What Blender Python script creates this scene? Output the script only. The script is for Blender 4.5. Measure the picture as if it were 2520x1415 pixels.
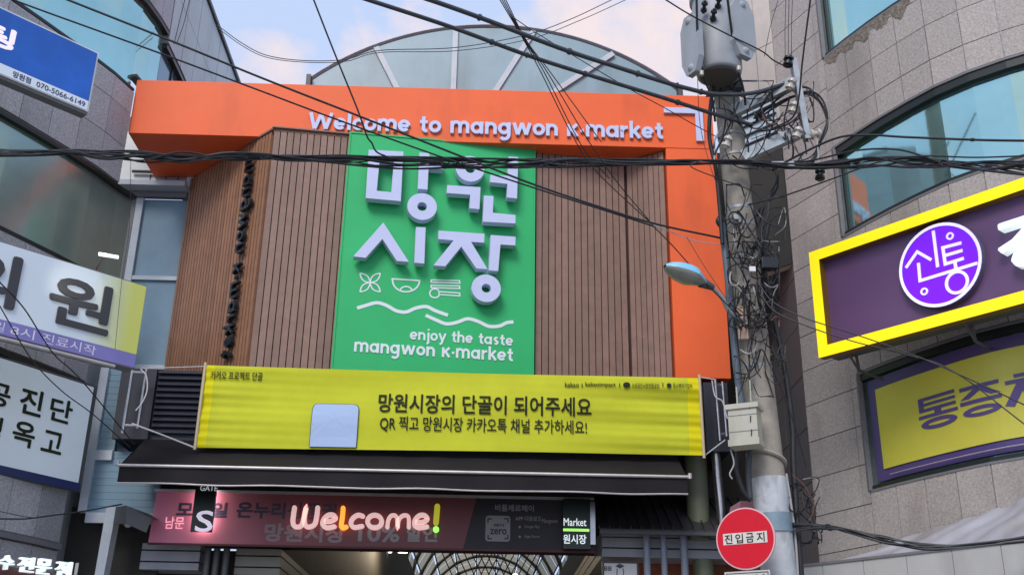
import bpy, math, random
import numpy as np
from mathutils import Vector, Matrix
random.seed(7)
for o in list(bpy.data.objects): bpy.data.objects.remove(o)
SC = bpy.context.scene
COL = SC.collection

# ---------------------------------------------------------------- camera
FOC, CX, CY = 2690.0, 1260.0, 707.5          # pixels of the 2520 x 1415 photograph
Zc = np.array([105, 6657, -FOC]); Zc /= np.linalg.norm(Zc)
Yc = np.array([-85, -1087, -FOC]); Yc -= Yc.dot(Zc)*Zc; Yc /= np.linalg.norm(Yc)
Xc = np.cross(Yc, Zc)
EYE = np.array([0, 0, 1.6])
cam = bpy.data.cameras.new('camera'); co = bpy.data.objects.new('camera', cam); COL.objects.link(co)
R = np.array([Xc, Yc, Zc])                    # rows: world axes in camera coordinates
M4 = Matrix.Identity(4)
for i in range(3):
    for j in range(3): M4[i][j] = R[i][j]
    M4[i][3] = EYE[i]
co.matrix_world = M4
cam.sensor_width = 36; cam.lens = FOC/2520*36; cam.clip_start = 0.05; cam.clip_end = 3000
SC.camera = co

# ---------------------------------------------------------------- sky, sun, exposure
SUN_EL, SUN_AZ = math.radians(42), math.radians(200)      # azimuth from +Y clockwise: behind the camera
w = bpy.data.worlds.new('World'); SC.world = w; w.use_nodes = True
nt = w.node_tree; nt.nodes.clear()
def N(t, **k):
    n = nt.nodes.new(t)
    for a, b in k.items(): setattr(n, a, b)
    return n
out = N('ShaderNodeOutputWorld'); bg = N('ShaderNodeBackground'); bg.inputs[1].default_value = 0.13
sky = N('ShaderNodeTexSky', sky_type='NISHITA'); sky.sun_disc = False
sky.sun_elevation = SUN_EL; sky.sun_rotation = SUN_AZ; sky.dust_density = 2.5; sky.air_density = 1.0; sky.ozone_density = 1.5
tc = N('ShaderNodeTexCoord')
L = nt.links.new
def MA(op, a, b, c=None):
    n = N('ShaderNodeMath', operation=op)
    for i, v in enumerate((a, b, c)):
        if v is None: continue
        if isinstance(v, (int, float)): n.inputs[i].default_value = v
        else: L(v, n.inputs[i])
    return n.outputs[0]
nz = N('ShaderNodeTexNoise'); nz.inputs['Scale'].default_value = 7.5; nz.inputs['Detail'].default_value = 8; nz.inputs['Roughness'].default_value = 0.55
nz.inputs['Distortion'].default_value = .25
L(tc.outputs['Generated'], nz.inputs['Vector'])
def bank(cx, cy, cz, r0, r1):
    """a cloud bank round a direction of the sky"""
    v = N('ShaderNodeVectorMath', operation='DISTANCE'); v.inputs[1].default_value = (cx, cy, cz); L(tc.outputs['Generated'], v.inputs[0])
    m = N('ShaderNodeMapRange'); m.inputs[1].default_value = r0; m.inputs[2].default_value = r1; m.inputs[3].default_value = .23; m.inputs[4].default_value = -.10
    L(v.outputs['Value'], m.inputs[0]); return m.outputs[0]
f1 = bank(0.138, 0.810, 0.570, .06, .17); f2 = bank(-0.214, 0.814, 0.540, .02, .065); f3 = bank(-.5, -.6, .6, .2, .7)
tot = MA('ADD', MA('MAXIMUM', MA('MAXIMUM', f1, f2), f3), MA('MULTIPLY_ADD', nz.outputs['Fac'], 2.2, -.60))
cr = N('ShaderNodeValToRGB'); cr.color_ramp.elements[0].position = 0.52; cr.color_ramp.elements[1].position = 0.86; L(tot, cr.inputs[0])
mx = N('ShaderNodeMix', data_type='RGBA')
tint = N('ShaderNodeMix', data_type='RGBA'); tint.inputs[6].default_value = (6.1, 4.7, 4.2, 1); tint.inputs[7].default_value = (5.3, 4.65, 4.8, 1)
L(MA('MULTIPLY', tot, 1.1), tint.inputs[0]); L(tint.outputs[2], mx.inputs[7])
pale = N('ShaderNodeMix', data_type='RGBA'); pale.inputs[0].default_value = 0.82; pale.inputs[7].default_value = (3.7, 4.5, 6.3, 1)
L(sky.outputs[0], pale.inputs[6]); L(pale.outputs[2], mx.inputs[6]); L(cr.outputs[0], mx.inputs[0]); L(mx.outputs[2], bg.inputs[0]); L(bg.outputs[0], out.inputs[0])
sl = bpy.data.lights.new('sun', 'SUN'); so = bpy.data.objects.new('sun', sl); COL.objects.link(so)
sl.energy = 1.6; sl.angle = math.radians(25); sl.color = (1.0, 0.95, 0.9)
sd = Vector((math.sin(SUN_AZ)*math.cos(SUN_EL), math.cos(SUN_AZ)*math.cos(SUN_EL), math.sin(SUN_EL)))
so.rotation_euler = sd.to_track_quat('Z', 'Y').to_euler()
SC.view_settings.view_transform = 'Standard'; SC.view_settings.look = 'None'
SC.view_settings.gamma = 1; SC.view_settings.exposure = 0.42; SC.view_settings.use_curve_mapping = False
SC.render.engine = 'CYCLES'

# ---------------------------------------------------------------- measuring
def ray(x, y):
    v = np.array([x-CX, -(y-CY), -FOC]); return R @ v
def PY(x, y, Y): r = ray(x, y); return EYE + r*(Y/r[1])
def PZ(x, y, Z): r = ray(x, y); return EYE + r*((Z-EYE[2])/r[2])
def A(*a): return np.array(a, float)
class Plane:
    """upright plane: O lower-left origin, U to the right, V up, N towards the street"""
    def __init__(s, p0, p1, z=0.0, rotv=None):
        s.O = A(p0[0], p0[1], z); d = A(p1[0]-p0[0], p1[1]-p0[1], 0); s.len = np.linalg.norm(d); s.U = d/s.len
        s.V = A(0, 0, 1); s.N = np.cross(s.U, s.V)
    def p(s, u, v, w=0): return s.O + s.U*u + s.V*v + s.N*w
    def at(s, x, y, w=0):
        r = ray(x, y); q = s.O + s.N*w; t = ((q-EYE) @ s.N)/(r @ s.N); h = EYE + r*t - q
        return (h @ s.U, h @ s.V)

# ---------------------------------------------------------------- materials
def lin(c):
    return tuple((v/255/12.92 if v/255 <= .04045 else ((v/255+.055)/1.055)**2.4) for v in c)
MATS = {}
def mat(name, col, rough=.6, metal=0.0, noise=None, bump=None, emit=0.0, rnd=0.0, spec=.5, trans=0.0, stains=None, ecol=None):
    """col = linear base colour. noise=(scale, amount); bump=(scale, strength); stains=(scale, dark colour, amount)"""
    if name in MATS: return MATS[name]
    m = bpy.data.materials.new(name); m.use_nodes = True; t = m.node_tree; b = t.nodes['Principled BSDF']
    b.inputs['Roughness'].default_value = rough; b.inputs['Metallic'].default_value = metal
    b.inputs['Specular IOR Level'].default_value = spec
    b.inputs['Transmission Weight'].default_value = trans
    b.inputs['Base Color'].default_value = (*col, 1)
    geo = t.nodes.new('ShaderNodeNewGeometry'); cur = None
    def base():
        n = t.nodes.new('ShaderNodeRGB'); n.outputs[0].default_value = (*col, 1); return n.outputs[0]
    if noise or rnd or stains: cur = base()
    if noise:
        n = t.nodes.new('ShaderNodeTexNoise'); n.inputs['Scale'].default_value = noise[0]; n.inputs['Detail'].default_value = 5
        n.inputs['Roughness'].default_value = .65
        t.links.new(geo.outputs['Position'], n.inputs['Vector'])
        r = t.nodes.new('ShaderNodeMapRange'); r.inputs[1].default_value = .3; r.inputs[2].default_value = .7
        r.inputs[3].default_value = 1-noise[1]; r.inputs[4].default_value = 1+noise[1]
        t.links.new(n.outputs['Fac'], r.inputs[0])
        mu = t.nodes.new('ShaderNodeVectorMath'); mu.operation = 'SCALE'
        t.links.new(cur, mu.inputs[0]); t.links.new(r.outputs[0], mu.inputs['Scale']); cur = mu.outputs[0]
    if rnd:
        oi = t.nodes.new('ShaderNodeObjectInfo'); r = t.nodes.new('ShaderNodeMapRange')
        r.inputs[3].default_value = 1-rnd; r.inputs[4].default_value = 1+rnd
        t.links.new(oi.outputs['Random'], r.inputs[0]); mu = t.nodes.new('ShaderNodeVectorMath'); mu.operation = 'SCALE'
        t.links.new(cur, mu.inputs[0]); t.links.new(r.outputs[0], mu.inputs['Scale']); cur = mu.outputs[0]
    if stains:
        n = t.nodes.new('ShaderNodeTexNoise'); n.inputs['Scale'].default_value = stains[0]; n.inputs['Detail'].default_value = 6
        mpn = t.nodes.new('ShaderNodeMapping'); mpn.inputs['Scale'].default_value = (1, 1, .3)
        t.links.new(geo.outputs['Position'], mpn.inputs[0]); t.links.new(mpn.outputs[0], n.inputs['Vector'])
        r = t.nodes.new('ShaderNodeMapRange'); r.inputs[1].default_value = .52; r.inputs[2].default_value = .72
        r.inputs[3].default_value = 0; r.inputs[4].default_value = stains[2]
        t.links.new(n.outputs['Fac'], r.inputs[0])
        mi = t.nodes.new('ShaderNodeMix'); mi.data_type = 'RGBA'; mi.inputs[7].default_value = (*stains[1], 1)
        t.links.new(cur, mi.inputs[6]); t.links.new(r.outputs[0], mi.inputs[0]); cur = mi.outputs[2]
    if cur is not None: t.links.new(cur, b.inputs['Base Color'])
    if bump:
        n = t.nodes.new('ShaderNodeTexNoise'); n.inputs['Scale'].default_value = bump[0]; n.inputs['Detail'].default_value = 4
        t.links.new(geo.outputs['Position'], n.inputs['Vector'])
        bn = t.nodes.new('ShaderNodeBump'); bn.inputs['Strength'].default_value = bump[1]; bn.inputs['Distance'].default_value = .02
        t.links.new(n.outputs['Fac'], bn.inputs['Height']); t.links.new(bn.outputs[0], b.inputs['Normal'])
    if emit:
        b.inputs['Emission Strength'].default_value = emit
        if cur is not None and not ecol: t.links.new(cur, b.inputs['Emission Color'])
        else: b.inputs['Emission Color'].default_value = (*(ecol or col), 1)
    MATS[name] = m; return m

ORANGE = mat('orange_paint', (.86, .135, .034), .5, noise=(1.3, .05), bump=(40, .05), spec=.3, stains=(2.4, (.50, .085, .03), .40))
ORANGE2 = mat('orange_soffit', (.42, .055, .02), .6, noise=(1.3, .06))
GREEN = mat('green_panel_paint', (.030, .46, .15), .45, noise=(1.2, .05), spec=.3)
LETTER = mat('pale_lilac_letter', (.55, .60, .84), .5, noise=(6, .03), spec=.3)
LETTER_SIDE = LETTER
PRINTW = mat('white_print', (.72, .80, .84), .6, spec=.2)
WOOD = mat('brown_wood_slat', (.25, .148, .112), .55, noise=(7, .14), rnd=.11, stains=(2.2, (.17, .098, .075), .4), bump=(60, .15))
WOODB = mat('dark_wood_backing', (.07, .035, .028), .8, noise=(4, .15))
WOODL = mat('tan_wood_slat', (.30, .15, .085), .55, noise=(7, .14), rnd=.17, bump=(60, .15))
BLACKL = mat('black_letter', (.012, .015, .02), .35, spec=.4)
NAVY = mat('dark_navy_metal', (.022, .026, .040), .45, noise=(3, .1))
AWN = mat('black_awning_cloth', (.014, .012, .014), .75, noise=(2, .2), bump=(3, .4), spec=.25)
STEEL = mat('stainless_steel', (.50, .50, .52), .3, 1.0, noise=(8, .15))
ALU = mat('aluminium_rail', (.55, .52, .52), .45, .6, noise=(6, .12))
YEL = mat('yellow_banner_cloth', (.55, .58, .035), .75, noise=(2.5, .06), spec=.15)
YELH = mat('yellow_banner_hem', (.72, .66, .012), .75, spec=.15)
INK = mat('black_ink', (.02, .025, .012), .7, spec=.2)
CARD = mat('pale_blue_print', (.42, .55, .80), .7, spec=.2)
WDOWEL = mat('pale_wood_pole', (.62, .50, .33), .6)
ROPE = mat('white_rope', (.62, .62, .62), .8)
GRAN = mat('grey_granite', (.40, .36, .335), .65, noise=(42, .28), rnd=.07, bump=(40, .2), stains=(1.6, (.20, .175, .155), .6))
GRANL = mat('blue_grey_granite', (.40, .405, .42), .6, noise=(42, .34), rnd=.11, bump=(60, .12), stains=(1.3, (.17, .16, .15), .5))
JOINT = mat('pale_joint', (.62, .60, .68), .8, noise=(9, .3))
JOINTD = mat('dark_joint', (.17, .17, .18), .8, noise=(9, .3))
CREAM = mat('cream_cladding', (.60, .54, .48), .6, noise=(3, .08), stains=(.9, (.24, .21, .19), .5))
SILL = mat('dark_grey_sill', (.17, .17, .18), .6, noise=(20, .1))
GLASS = mat('teal_reflective_glass', (.38, .64, .63), .05, .85, noise=(.5, .12), bump=(1.2, .05))
GLASSD = mat('dark_teal_glass', (.32, .46, .43), .16, .6, noise=(.6, .18), bump=(1.2, .06))
FRAME = mat('black_green_frame', (.012, .018, .018), .4)
BLUEG = mat('blue_grey_siding', (.18, .30, .385), .45, noise=(1.2, .14), stains=(1.2, (.14, .22, .29), .5))
FRMW = mat('grey_white_frame', (.50, .55, .60), .5, noise=(5, .1))
CLAD = mat('pale_metal_cladding', (.40, .43, .44), .4, .3, noise=(1.2, .12), stains=(1.2, (.24, .26, .27), .5))
POLY = mat('blue_grey_sheet', (.24, .36, .42), .35, noise=(1.0, .12), stains=(1.4, (.13, .19, .20), .6), spec=.5)
CONC = mat('pole_concrete', (.33, .30, .255), .85, noise=(7, .14), bump=(30, .25), stains=(3, (.16, .15, .13), .6))
WPAINT = mat('chipped_white_paint', (.56, .60, .64), .6, noise=(6, .10), bump=(18, .3), stains=(7, (.22, .19, .16), .8))
TRAF = mat('grey_transformer_paint', (.34, .37, .40), .45, noise=(4, .08), stains=(2, (.22, .21, .20), .5))
TRAFD = mat('transformer_bottom', (.10, .085, .08), .7)
GALV = mat('galvanised_steel', (.36, .40, .43), .5, .4, noise=(12, .2), stains=(6, (.20, .14, .10), .4))
PORC = mat('porcelain', (.50, .47, .42), .25, noise=(6, .1))
CABLE = mat('black_cable', (.014, .016, .020), .5, noise=(20, .25))
CABLEG = mat('dark_grey_cable', (.045, .050, .060), .45, noise=(10, .2))
CABLEW = mat('pale_grey_cable', (.35, .35, .36), .6)
CABLEB = mat('brown_wire', (.16, .07, .045), .6)
BEIGE = mat('beige_plastic', (.47, .46, .38), .5, noise=(3, .06), stains=(5, (.30, .28, .22), .5))
RED = mat('red_sign_face', (.62, .005, .022), .4, noise=(2, .06), spec=.3)
PINKE = mat('pale_pink_rim', (.70, .42, .45), .5)
WHITE = mat('white_sheet', (.70, .70, .70), .5, noise=(4, .04))
LBLUE = mat('lamp_blue_cover', (.22, .55, .80), .3, noise=(6, .1))
LENS = mat('cloudy_lamp_lens', (.30, .31, .28), .25, noise=(10, .1))
DGREY = mat('dark_grey_metal', (.07, .075, .08), .5)
OLIVE = mat('olive_column_paint', (.17, .19, .125), .5, noise=(2, .12), stains=(2, (.10, .10, .07), .5))
ROOFM = mat('dark_metal_roof', (.045, .042, .045), .5, noise=(3, .15), rnd=.1)
FASC = mat('grey_fascia', (.34, .36, .40), .5, noise=(3, .06), stains=(2, (.20, .21, .22), .5))
FASCD = mat('beige_fascia', (.26, .25, .21), .5, noise=(3, .08))
PIPEG = mat('blue_grey_pipe', (.26, .30, .37), .4)
BRICK = mat('orange_brick_wall', (.32, .11, .06), .8, noise=(14, .3))
BLUES = mat('blue_sign_face', (.008, .09, .42), .35, noise=(.9, .28), emit=.18)
WSIGN = mat('backlit_white_face', (.60, .66, .72), .45, noise=(.7, .10), emit=.10)
PURP = mat('purple_strip', (.22, .20, .50), .45, noise=(.8, .12))
YGRN = mat('yellow_green_fade', (.55, .56, .16), .45)
GREYINK = mat('dark_grey_letter', (.045, .045, .050), .4)
PURPD = mat('plum_sign_panel', (.135, .068, .165), .4, noise=(.9, .10), spec=.5)
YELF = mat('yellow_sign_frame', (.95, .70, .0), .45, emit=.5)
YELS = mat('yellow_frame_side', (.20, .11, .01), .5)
VIOL = mat('violet_logo_face', (.16, .0, .95), .4, emit=.5)
LITP = mat('lit_pink_white', (.9, .80, .95), .4, emit=.3)
LITW = mat('lit_white_letter', (.85, .95, .95), .4, emit=.4)
SIDEG = mat('grey_letter_side', (.13, .14, .20), .5)
YDULL = mat('yellow_window_film', (.62, .58, .07), .35, noise=(.8, .10))
PFILM = mat('purple_window_film', (.085, .055, .20), .35, noise=(.8, .10))
TARP = mat('grey_tarpaulin', (.34, .34, .38), .55, noise=(2, .10), stains=(1.8, (.16, .13, .10), .6))
LEDGE = mat('pale_ledge_panel', (.46, .46, .45), .5, noise=(2, .06), stains=(2.2, (.30, .28, .26), .5))
PINKB = mat('pink_banner_cloth', (.34, .085, .13), .6, noise=(2.0, .12), spec=.3)
MARO = mat('maroon_banner_cloth', (.085, .022, .026), .55, noise=(2.0, .12), spec=.3)
DARKB = mat('dark_banner_cloth', (.030, .027, .032), .5, noise=(2.0, .12), spec=.3)
NEONP = mat('neon_pink_white', (.95, .60, .56), .4, emit=.40)
NEONO = mat('neon_orange', (1.0, .38, .04), .4, emit=.8)
NEONY = mat('neon_olive', (.45, .42, .02), .4, emit=.45)
NEONG = mat('neon_green', (.35, .85, .12), .4, emit=.8)
DINK = mat('dark_violet_ink', (.05, .035, .06), .6)
GINK = mat('grey_print', (.26, .20, .20), .6)
GINK2 = mat('dim_grey_print', (.24, .24, .24), .6)
BOXG = mat('black_green_box', (.004, .014, .008), .35)
ASPH = mat('asphalt', (.05, .05, .05), .9, noise=(20, .2))
PAVE = mat('pavement_blocks', (.30, .28, .26), .9, noise=(12, .2))
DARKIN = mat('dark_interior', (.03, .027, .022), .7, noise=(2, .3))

# ---------------------------------------------------------------- mesh building
class MB:
    def __init__(s): s.v = []; s.f = []; s.m = []
    def add(s, vs, fs, mi=0):
        n = len(s.v); s.v += [tuple(float(c) for c in q) for q in vs]; s.f += [tuple(i+n for i in q) for q in fs]; s.m += [mi]*len(fs); return s
    def prism(s, pl, uv, w0, w1, side=0):
        n = len(uv); a = sum(uv[i][0]*uv[(i+1) % n][1]-uv[(i+1) % n][0]*uv[i][1] for i in range(n))
        if a < 0: uv = uv[::-1]
        f = [pl.p(u, v, w1) for u, v in uv]; b = [pl.p(u, v, w0) for u, v in uv]
        s.add(f+b, [tuple(range(n)), tuple(range(2*n-1, n-1, -1))])
        s.add(f+b, [(i, i+n, (i+1) % n+n, (i+1) % n) for i in range(n)], side); return s
    def ring(s, pl, o, i, w0, w1, side=0):
        n = len(o); P = [pl.p(u, v, w1) for u, v in o]+[pl.p(u, v, w1) for u, v in i]+[pl.p(u, v, w0) for u, v in o]+[pl.p(u, v, w0) for u, v in i]
        fr = []; sd_ = []
        for k in range(n):
            l = (k+1) % n
            fr.append((k, l, n+l, n+k)); sd_.append((k, 2*n+k, 2*n+l, l)); sd_.append((n+k, n+l, 3*n+l, 3*n+k))
        s.add(P, fr); s.add(P, sd_, side); return s
    def pbox(s, pl, u0, u1, v0, v1, w0, w1): return s.prism(pl, [(u0, v0), (u1, v0), (u1, v1), (u0, v1)], w0, w1)
    def box(s, x0, x1, y0, y1, z0, z1):
        vs = [(x, y, z) for x in (x0, x1) for y in (y0, y1) for z in (z0, z1)]
        return s.add(vs, [(0, 1, 3, 2), (4, 6, 7, 5), (0, 4, 5, 1), (2, 3, 7, 6), (0, 2, 6, 4), (1, 5, 7, 3)])
    def hull8(s, b, t):
        """b, t: four bottom and four top points in ring order"""
        return s.add(list(b)+list(t), [(3, 2, 1, 0), (4, 5, 6, 7)]+[(i, (i+1) % 4, (i+1) % 4+4, i+4) for i in range(4)])
    def tube(s, pts, r, n=8, caps=True, closed=False):
        pts = [np.array(p, float) for p in pts]; k = len(pts); rs = r if hasattr(r, '__len__') else [r]*k
        base = len(s.v); vs = []; up = None
        for i in range(k):
            if closed: d = pts[(i+1) % k]-pts[i-1]
            else: d = pts[min(i+1, k-1)]-pts[max(i-1, 0)]
            d = d/(np.linalg.norm(d)+1e-9)
            if up is None: up = np.cross(d, A(0, 0, 1) if abs(d[2]) < .9 else A(1, 0, 0))
            up = up-(up@d)*d; up /= np.linalg.norm(up)+1e-9; sdv = np.cross(d, up)
            for j in range(n):
                a = 2*math.pi*j/n; vs.append(pts[i]+rs[i]*(math.cos(a)*up+math.sin(a)*sdv))
        fs = []
        for i in range(k if closed else k-1):
            for j in range(n):
                a, b = i*n+j, i*n+(j+1) % n; i2 = (i+1) % k; c, d_ = i2*n+(j+1) % n, i2*n+j; fs.append((a, b, c, d_))
        if caps and not closed: fs += [tuple(range(n-1, -1, -1)), tuple((k-1)*n+j for j in range(n))]
        return s.add(vs, fs)
    def build(s, name, m, parent=None, smooth=False, bevel=0):
        me = bpy.data.meshes.new(name); vs = np.array(s.v); c = (vs.min(0)+vs.max(0))/2
        me.from_pydata([tuple(q) for q in vs-c], [], s.f); me.update()
        for mm in (m if isinstance(m, (list, tuple)) else [m]): me.materials.append(mm)
        if isinstance(m, (list, tuple)): me.polygons.foreach_set('material_index', s.m)
        if smooth: me.polygons.foreach_set('use_smooth', [True]*len(me.polygons)); 
        if smooth:
            try: me.set_sharp_from_angle(angle=math.radians(50))
            except Exception: pass
        o = bpy.data.objects.new(name, me); COL.objects.link(o)
        put(o, c, parent)
        if bevel:
            b = o.modifiers.new('edge', 'BEVEL'); b.width = bevel; b.segments = 2; b.limit_method = 'ANGLE'; b.angle_limit = math.radians(40)
        return o
WORLD_LOC = {}
def put(o, c, parent=None):
    WORLD_LOC[o.name] = np.array(c, float)
    if parent is not None: o.parent = parent; o.location = Vector(np.array(c)-WORLD_LOC[parent.name])
    else: o.location = Vector(c)
def thing(name, label, cat, loc, group=None):
    o = bpy.data.objects.new(name, None); COL.objects.link(o); o.empty_display_size = .2
    put(o, loc); tag(o, label, cat, group); return o
def tag(o, label, cat, group=None, kind=None):
    if label: o['label'] = label
    if cat: o['category'] = cat
    if group: o['group'] = group
    if kind: o['kind'] = kind
    return o
def copy_at(src, c, parent, rotz=None):
    o = src.copy(); COL.objects.link(o); put(o, c, parent)
    if rotz is not None: o.rotation_euler = (0, 0, rotz)
    return o
def spline(pts, n=8):
    P = [np.array(p, float) for p in pts]
    if len(P) < 3: return [P[0]+(P[-1]-P[0])*i/n for i in range(n+1)]
    Q = [2*P[0]-P[1]]+P+[2*P[-1]-P[-2]]; o = []
    for i in range(1, len(Q)-2):
        for k in range(n):
            t = k/n; a, b, c, d = Q[i-1:i+3]
            o.append(.5*((2*b)+(-a+c)*t+(2*a-5*b+4*c-d)*t*t+(-a+3*b-3*c+d)*t**3))
    return o+[P[-1]]

# ---------------------------------------------------------------- lettering
_tc = {}
def text2d(s, bold=0.0, depth=0.0):
    k = (s, bold, depth)
    if k in _tc: return _tc[k]
    cu = bpy.data.curves.new('lettering_curve', 'FONT'); cu.body = s; cu.offset = bold; cu.extrude = depth/2 if depth else 0; cu.resolution_u = 3
    o = bpy.data.objects.new('lettering_tmp', cu); COL.objects.link(o); bpy.context.view_layer.update()
    dg = bpy.context.evaluated_depsgraph_get(); me = o.evaluated_get(dg).to_mesh()
    vs = np.array([tuple(v.co) for v in me.vertices]); fs = [tuple(p.vertices) for p in me.polygons]
    o.evaluated_get(dg).to_mesh_clear(); bpy.data.objects.remove(o); bpy.data.curves.remove(cu)
    _tc[k] = (vs, fs); return _tc[k]
def text(name, s, pl, rect, w0, m, parent=None, bold=0.0, depth=0.0, fn=None, rot=0, flip=False):
    """rect=(u0,v0,u1,v1) in the plane; letters are stretched to fill it"""
    vs, fs = text2d(s, 0.0, 1.0 if depth else 0)
    v = vs.copy()
    if rot: v[:, 0], v[:, 1] = (v[:, 1].copy(), -v[:, 0].copy()) if rot < 0 else (-v[:, 1].copy(), v[:, 0].copy())
    lo, hi = v.min(0), v.max(0); u0, v0, u1, v1 = rect
    uu = u0+(v[:, 0]-lo[0])/(hi[0]-lo[0])*(u1-u0); vv = v0+(v[:, 1]-lo[1])/(hi[1]-lo[1])*(v1-v0)
    ww = w0+((v[:, 2]-lo[2])*depth if depth else 0*uu)
    mb = MB(); b = bold*abs(v1-v0)*.95; kx = (hi[0]-lo[0]); cu_, cv_ = (u0+u1)/2, (v0+v1)/2
    fu, fv = 1-2*b/abs(u1-u0), 1-2*b/abs(v1-v0)
    offs_ = [(0, 0)] if not bold else [(b*math.cos(a), b*math.sin(a)) for a in [k*math.pi/3+.3 for k in range(6)]]+([(0, 0)] if bold > .03 else [])
    for i, (dx, dy) in enumerate(offs_):
        ex = .00025*i
        P = [(fn or pl.p)(cu_+(a-cu_)*fu+dx, cv_+(c-cv_)*fv+dy, d+(ex if (not depth or d > w0) else 0)) for a, c, d in zip(uu, vv, ww)]
        mb.add(P, fs)
    return mb.build(name, m, parent)
def prect(pl, x0, y0, x1, y1, w=0):
    """rectangle in the plane from its lower-left and upper-right corner as measured"""
    a = pl.at(x0, y0, w); b = pl.at(x1, y1, w); return (a[0], a[1], b[0], b[1])
def arc(cx, cy, r, a0, a1, n=14): return [(cx+r*math.cos(math.radians(a0+(a1-a0)*i/n)), cy+r*math.sin(math.radians(a0+(a1-a0)*i/n))) for i in range(n+1)]
SW = .27
def glyph(c):
    h = SW/2; r = .5-h; q = .5
    if c == 'o': return 1.0, [arc(q, q, r, 0, 360, 20)]
    if c == 'c': return .86, [arc(q, q, r, 48, 312)]
    if c == 'e': return 1.0, [arc(q, q, r, 0, 318, 18), [(h, q-.02), (1-h, q-.02)]]
    if c == 'a': return 1.08, [arc(q, q, r, 0, 360, 20), [(1-h+.03, 0), (1-h+.03, 1)]]
    if c == 'g': return 1.08, [arc(q, q, r, 0, 360, 20), [(1-h+.03, 1), (1-h+.03, 0)]+arc(q+.03, -.02, r, 0, -140, 9)]
    if c == 'l': return SW+.02, [[(h, 0), (h, 1.42)]]
    if c == 'k': return .88, [[(h, 0), (h, 1.42)], [(h+.05, .42), (.80, 1.0)], [(.38, .56), (.82, 0)]]
    if c == 'K': return .92, [[(h, 0), (h, 1.0)], [(h+.05, .44), (.82, 1.0)], [(.40, .58), (.84, 0)]]
    if c == 'm':
        return 1.55, [[(h, 0), (h, 1)], [(h, .5)]+arc(.46, .6, .46-h, 180, 0, 10)+[(.79-.0, 0)], [(.79, .55)]+arc(1.10, .6, .31, 180, 0, 10)+[(1.41, 0)]]
    if c == 'n': return .95, [[(h, 0), (h, 1)], [(h, .5)]+arc(.475, .53, .34, 180, 0, 12)+[(.815, 0)]]
    if c == 'h': return .95, [[(h, 0), (h, 1.42)], [(h, .5)]+arc(.475, .53, .34, 180, 0, 12)+[(.815, 0)]]
    if c == 'r': return .66, [[(h, 0), (h, 1)], [(h, .5)]+arc(.50, .50, .36, 180, 95, 8)+[(.62, .87)]]
    if c == 't': return .66, [[(.32, 1.3), (.32, .38)]+arc(.54, .34, .22, 180, 275, 6)+[(.64, .13)], [(.02, .87), (.64, .87)]]
    if c == 'w': return 1.56, [[(.12, 1), (.43, .02)], [(.43, .02), (.78, .98)], [(.78, .98), (1.13, .02)], [(1.13, .02), (1.44, 1)]]
    if c == 'W': return 1.96, [[(.12, 1.38), (.52, .03)], [(.52, .03), (.98, 1.30)], [(.98, 1.30), (1.44, .03)], [(1.44, .03), (1.84, 1.38)]]
    if c == 's': return .8, [arc(.40, .71, .19, 30, 270, 9)+arc(.40, .30, .19, 90, -150, 9)]
    if c == 'y': return .95, [[(.08, 1), (.50, .08)], [(.90, 1), (.38, -.30), (.15, -.36)]]
    if c == 'j': return .42, [[(.28, 1), (.28, -.20)]+arc(.08, -.2, .2, 0, -90, 5), [(.28, 1.22), (.28, 1.42)]]
    if c == '.': return .42, [[(.08, .5), (.34, .5)]]
    return .55, []
def ribbon(mb, pl, pts, w, w0, w1, closed=False):
    P = [np.array(p, float) for p in pts]
    if closed or np.allclose(P[0], P[-1]):
        if np.allclose(P[0], P[-1]): P = P[:-1]
        closed = True
    n = len(P); lft, rgt = [], []
    for i in range(n):
        a = P[i-1] if (i or closed) else None; b = P[(i+1) % n] if (i < n-1 or closed) else None
        d1 = P[i]-a if a is not None else b-P[i]; d2 = b-P[i] if b is not None else d1
        d1 = d1/(np.linalg.norm(d1)+1e-9); d2 = d2/(np.linalg.norm(d2)+1e-9); t = d1+d2; t = t/(np.linalg.norm(t)+1e-9)
        nn = np.array([-t[1], t[0]]); k = min(1/max(.35, nn @ np.array([-d1[1], d1[0]])), 1.8)
        lft.append(P[i]+nn*w/2*k); rgt.append(P[i]-nn*w/2*k)
    if closed: mb.ring(pl, lft, rgt, w0, w1) if sum(lft[i][0]*lft[(i+1) % n][1]-lft[(i+1) % n][0]*lft[i][1] for i in range(n)) > 0 and 0 else mb.ring(pl, rgt, lft, w0, w1)
    else:
        F = [pl.p(*q, w1) for q in rgt]+[pl.p(*q, w1) for q in lft]+[pl.p(*q, w0) for q in rgt]+[pl.p(*q, w0) for q in lft]
        fs = []
        for i in range(n-1):
            fs += [(i, i+1, n+i+1, n+i), (i, 2*n+i, 2*n+i+1, i+1), (n+i, n+i+1, 3*n+i+1, 3*n+i)]
        fs += [(0, n, 3*n, 2*n), (n-1, 3*n-1, 4*n-1, 2*n-1)]
        mb.add(F, fs)
def stroke_text(name, s, pl, u0, u1, vb, w0, depth, m, parent, sy=1.0, gap=.13, sw=None):
    """monoline geometric letters, one object per letter"""
    adv = 0; items = []
    for c in s:
        a, st = glyph(c); items.append((adv, st)); adv += a+gap
    adv -= gap; k = (u1-u0)/adv; out_ = []
    for x, st in items:
        if not st: continue
        mb = MB()
        for n, q in enumerate(st): ribbon(mb, pl, [(u0+(x+a)*k, vb+b*k*sy) for a, b in q], (sw or SW)*k, w0, w0+depth+.0006*n)
        out_.append(mb.build(name, m, parent))
    return out_
def circle(u, v, r, n=28, ry=None): return [(u+r*math.cos(2*math.pi*i/n), v+(ry or r)*math.sin(2*math.pi*i/n)) for i in range(n)]

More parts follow.
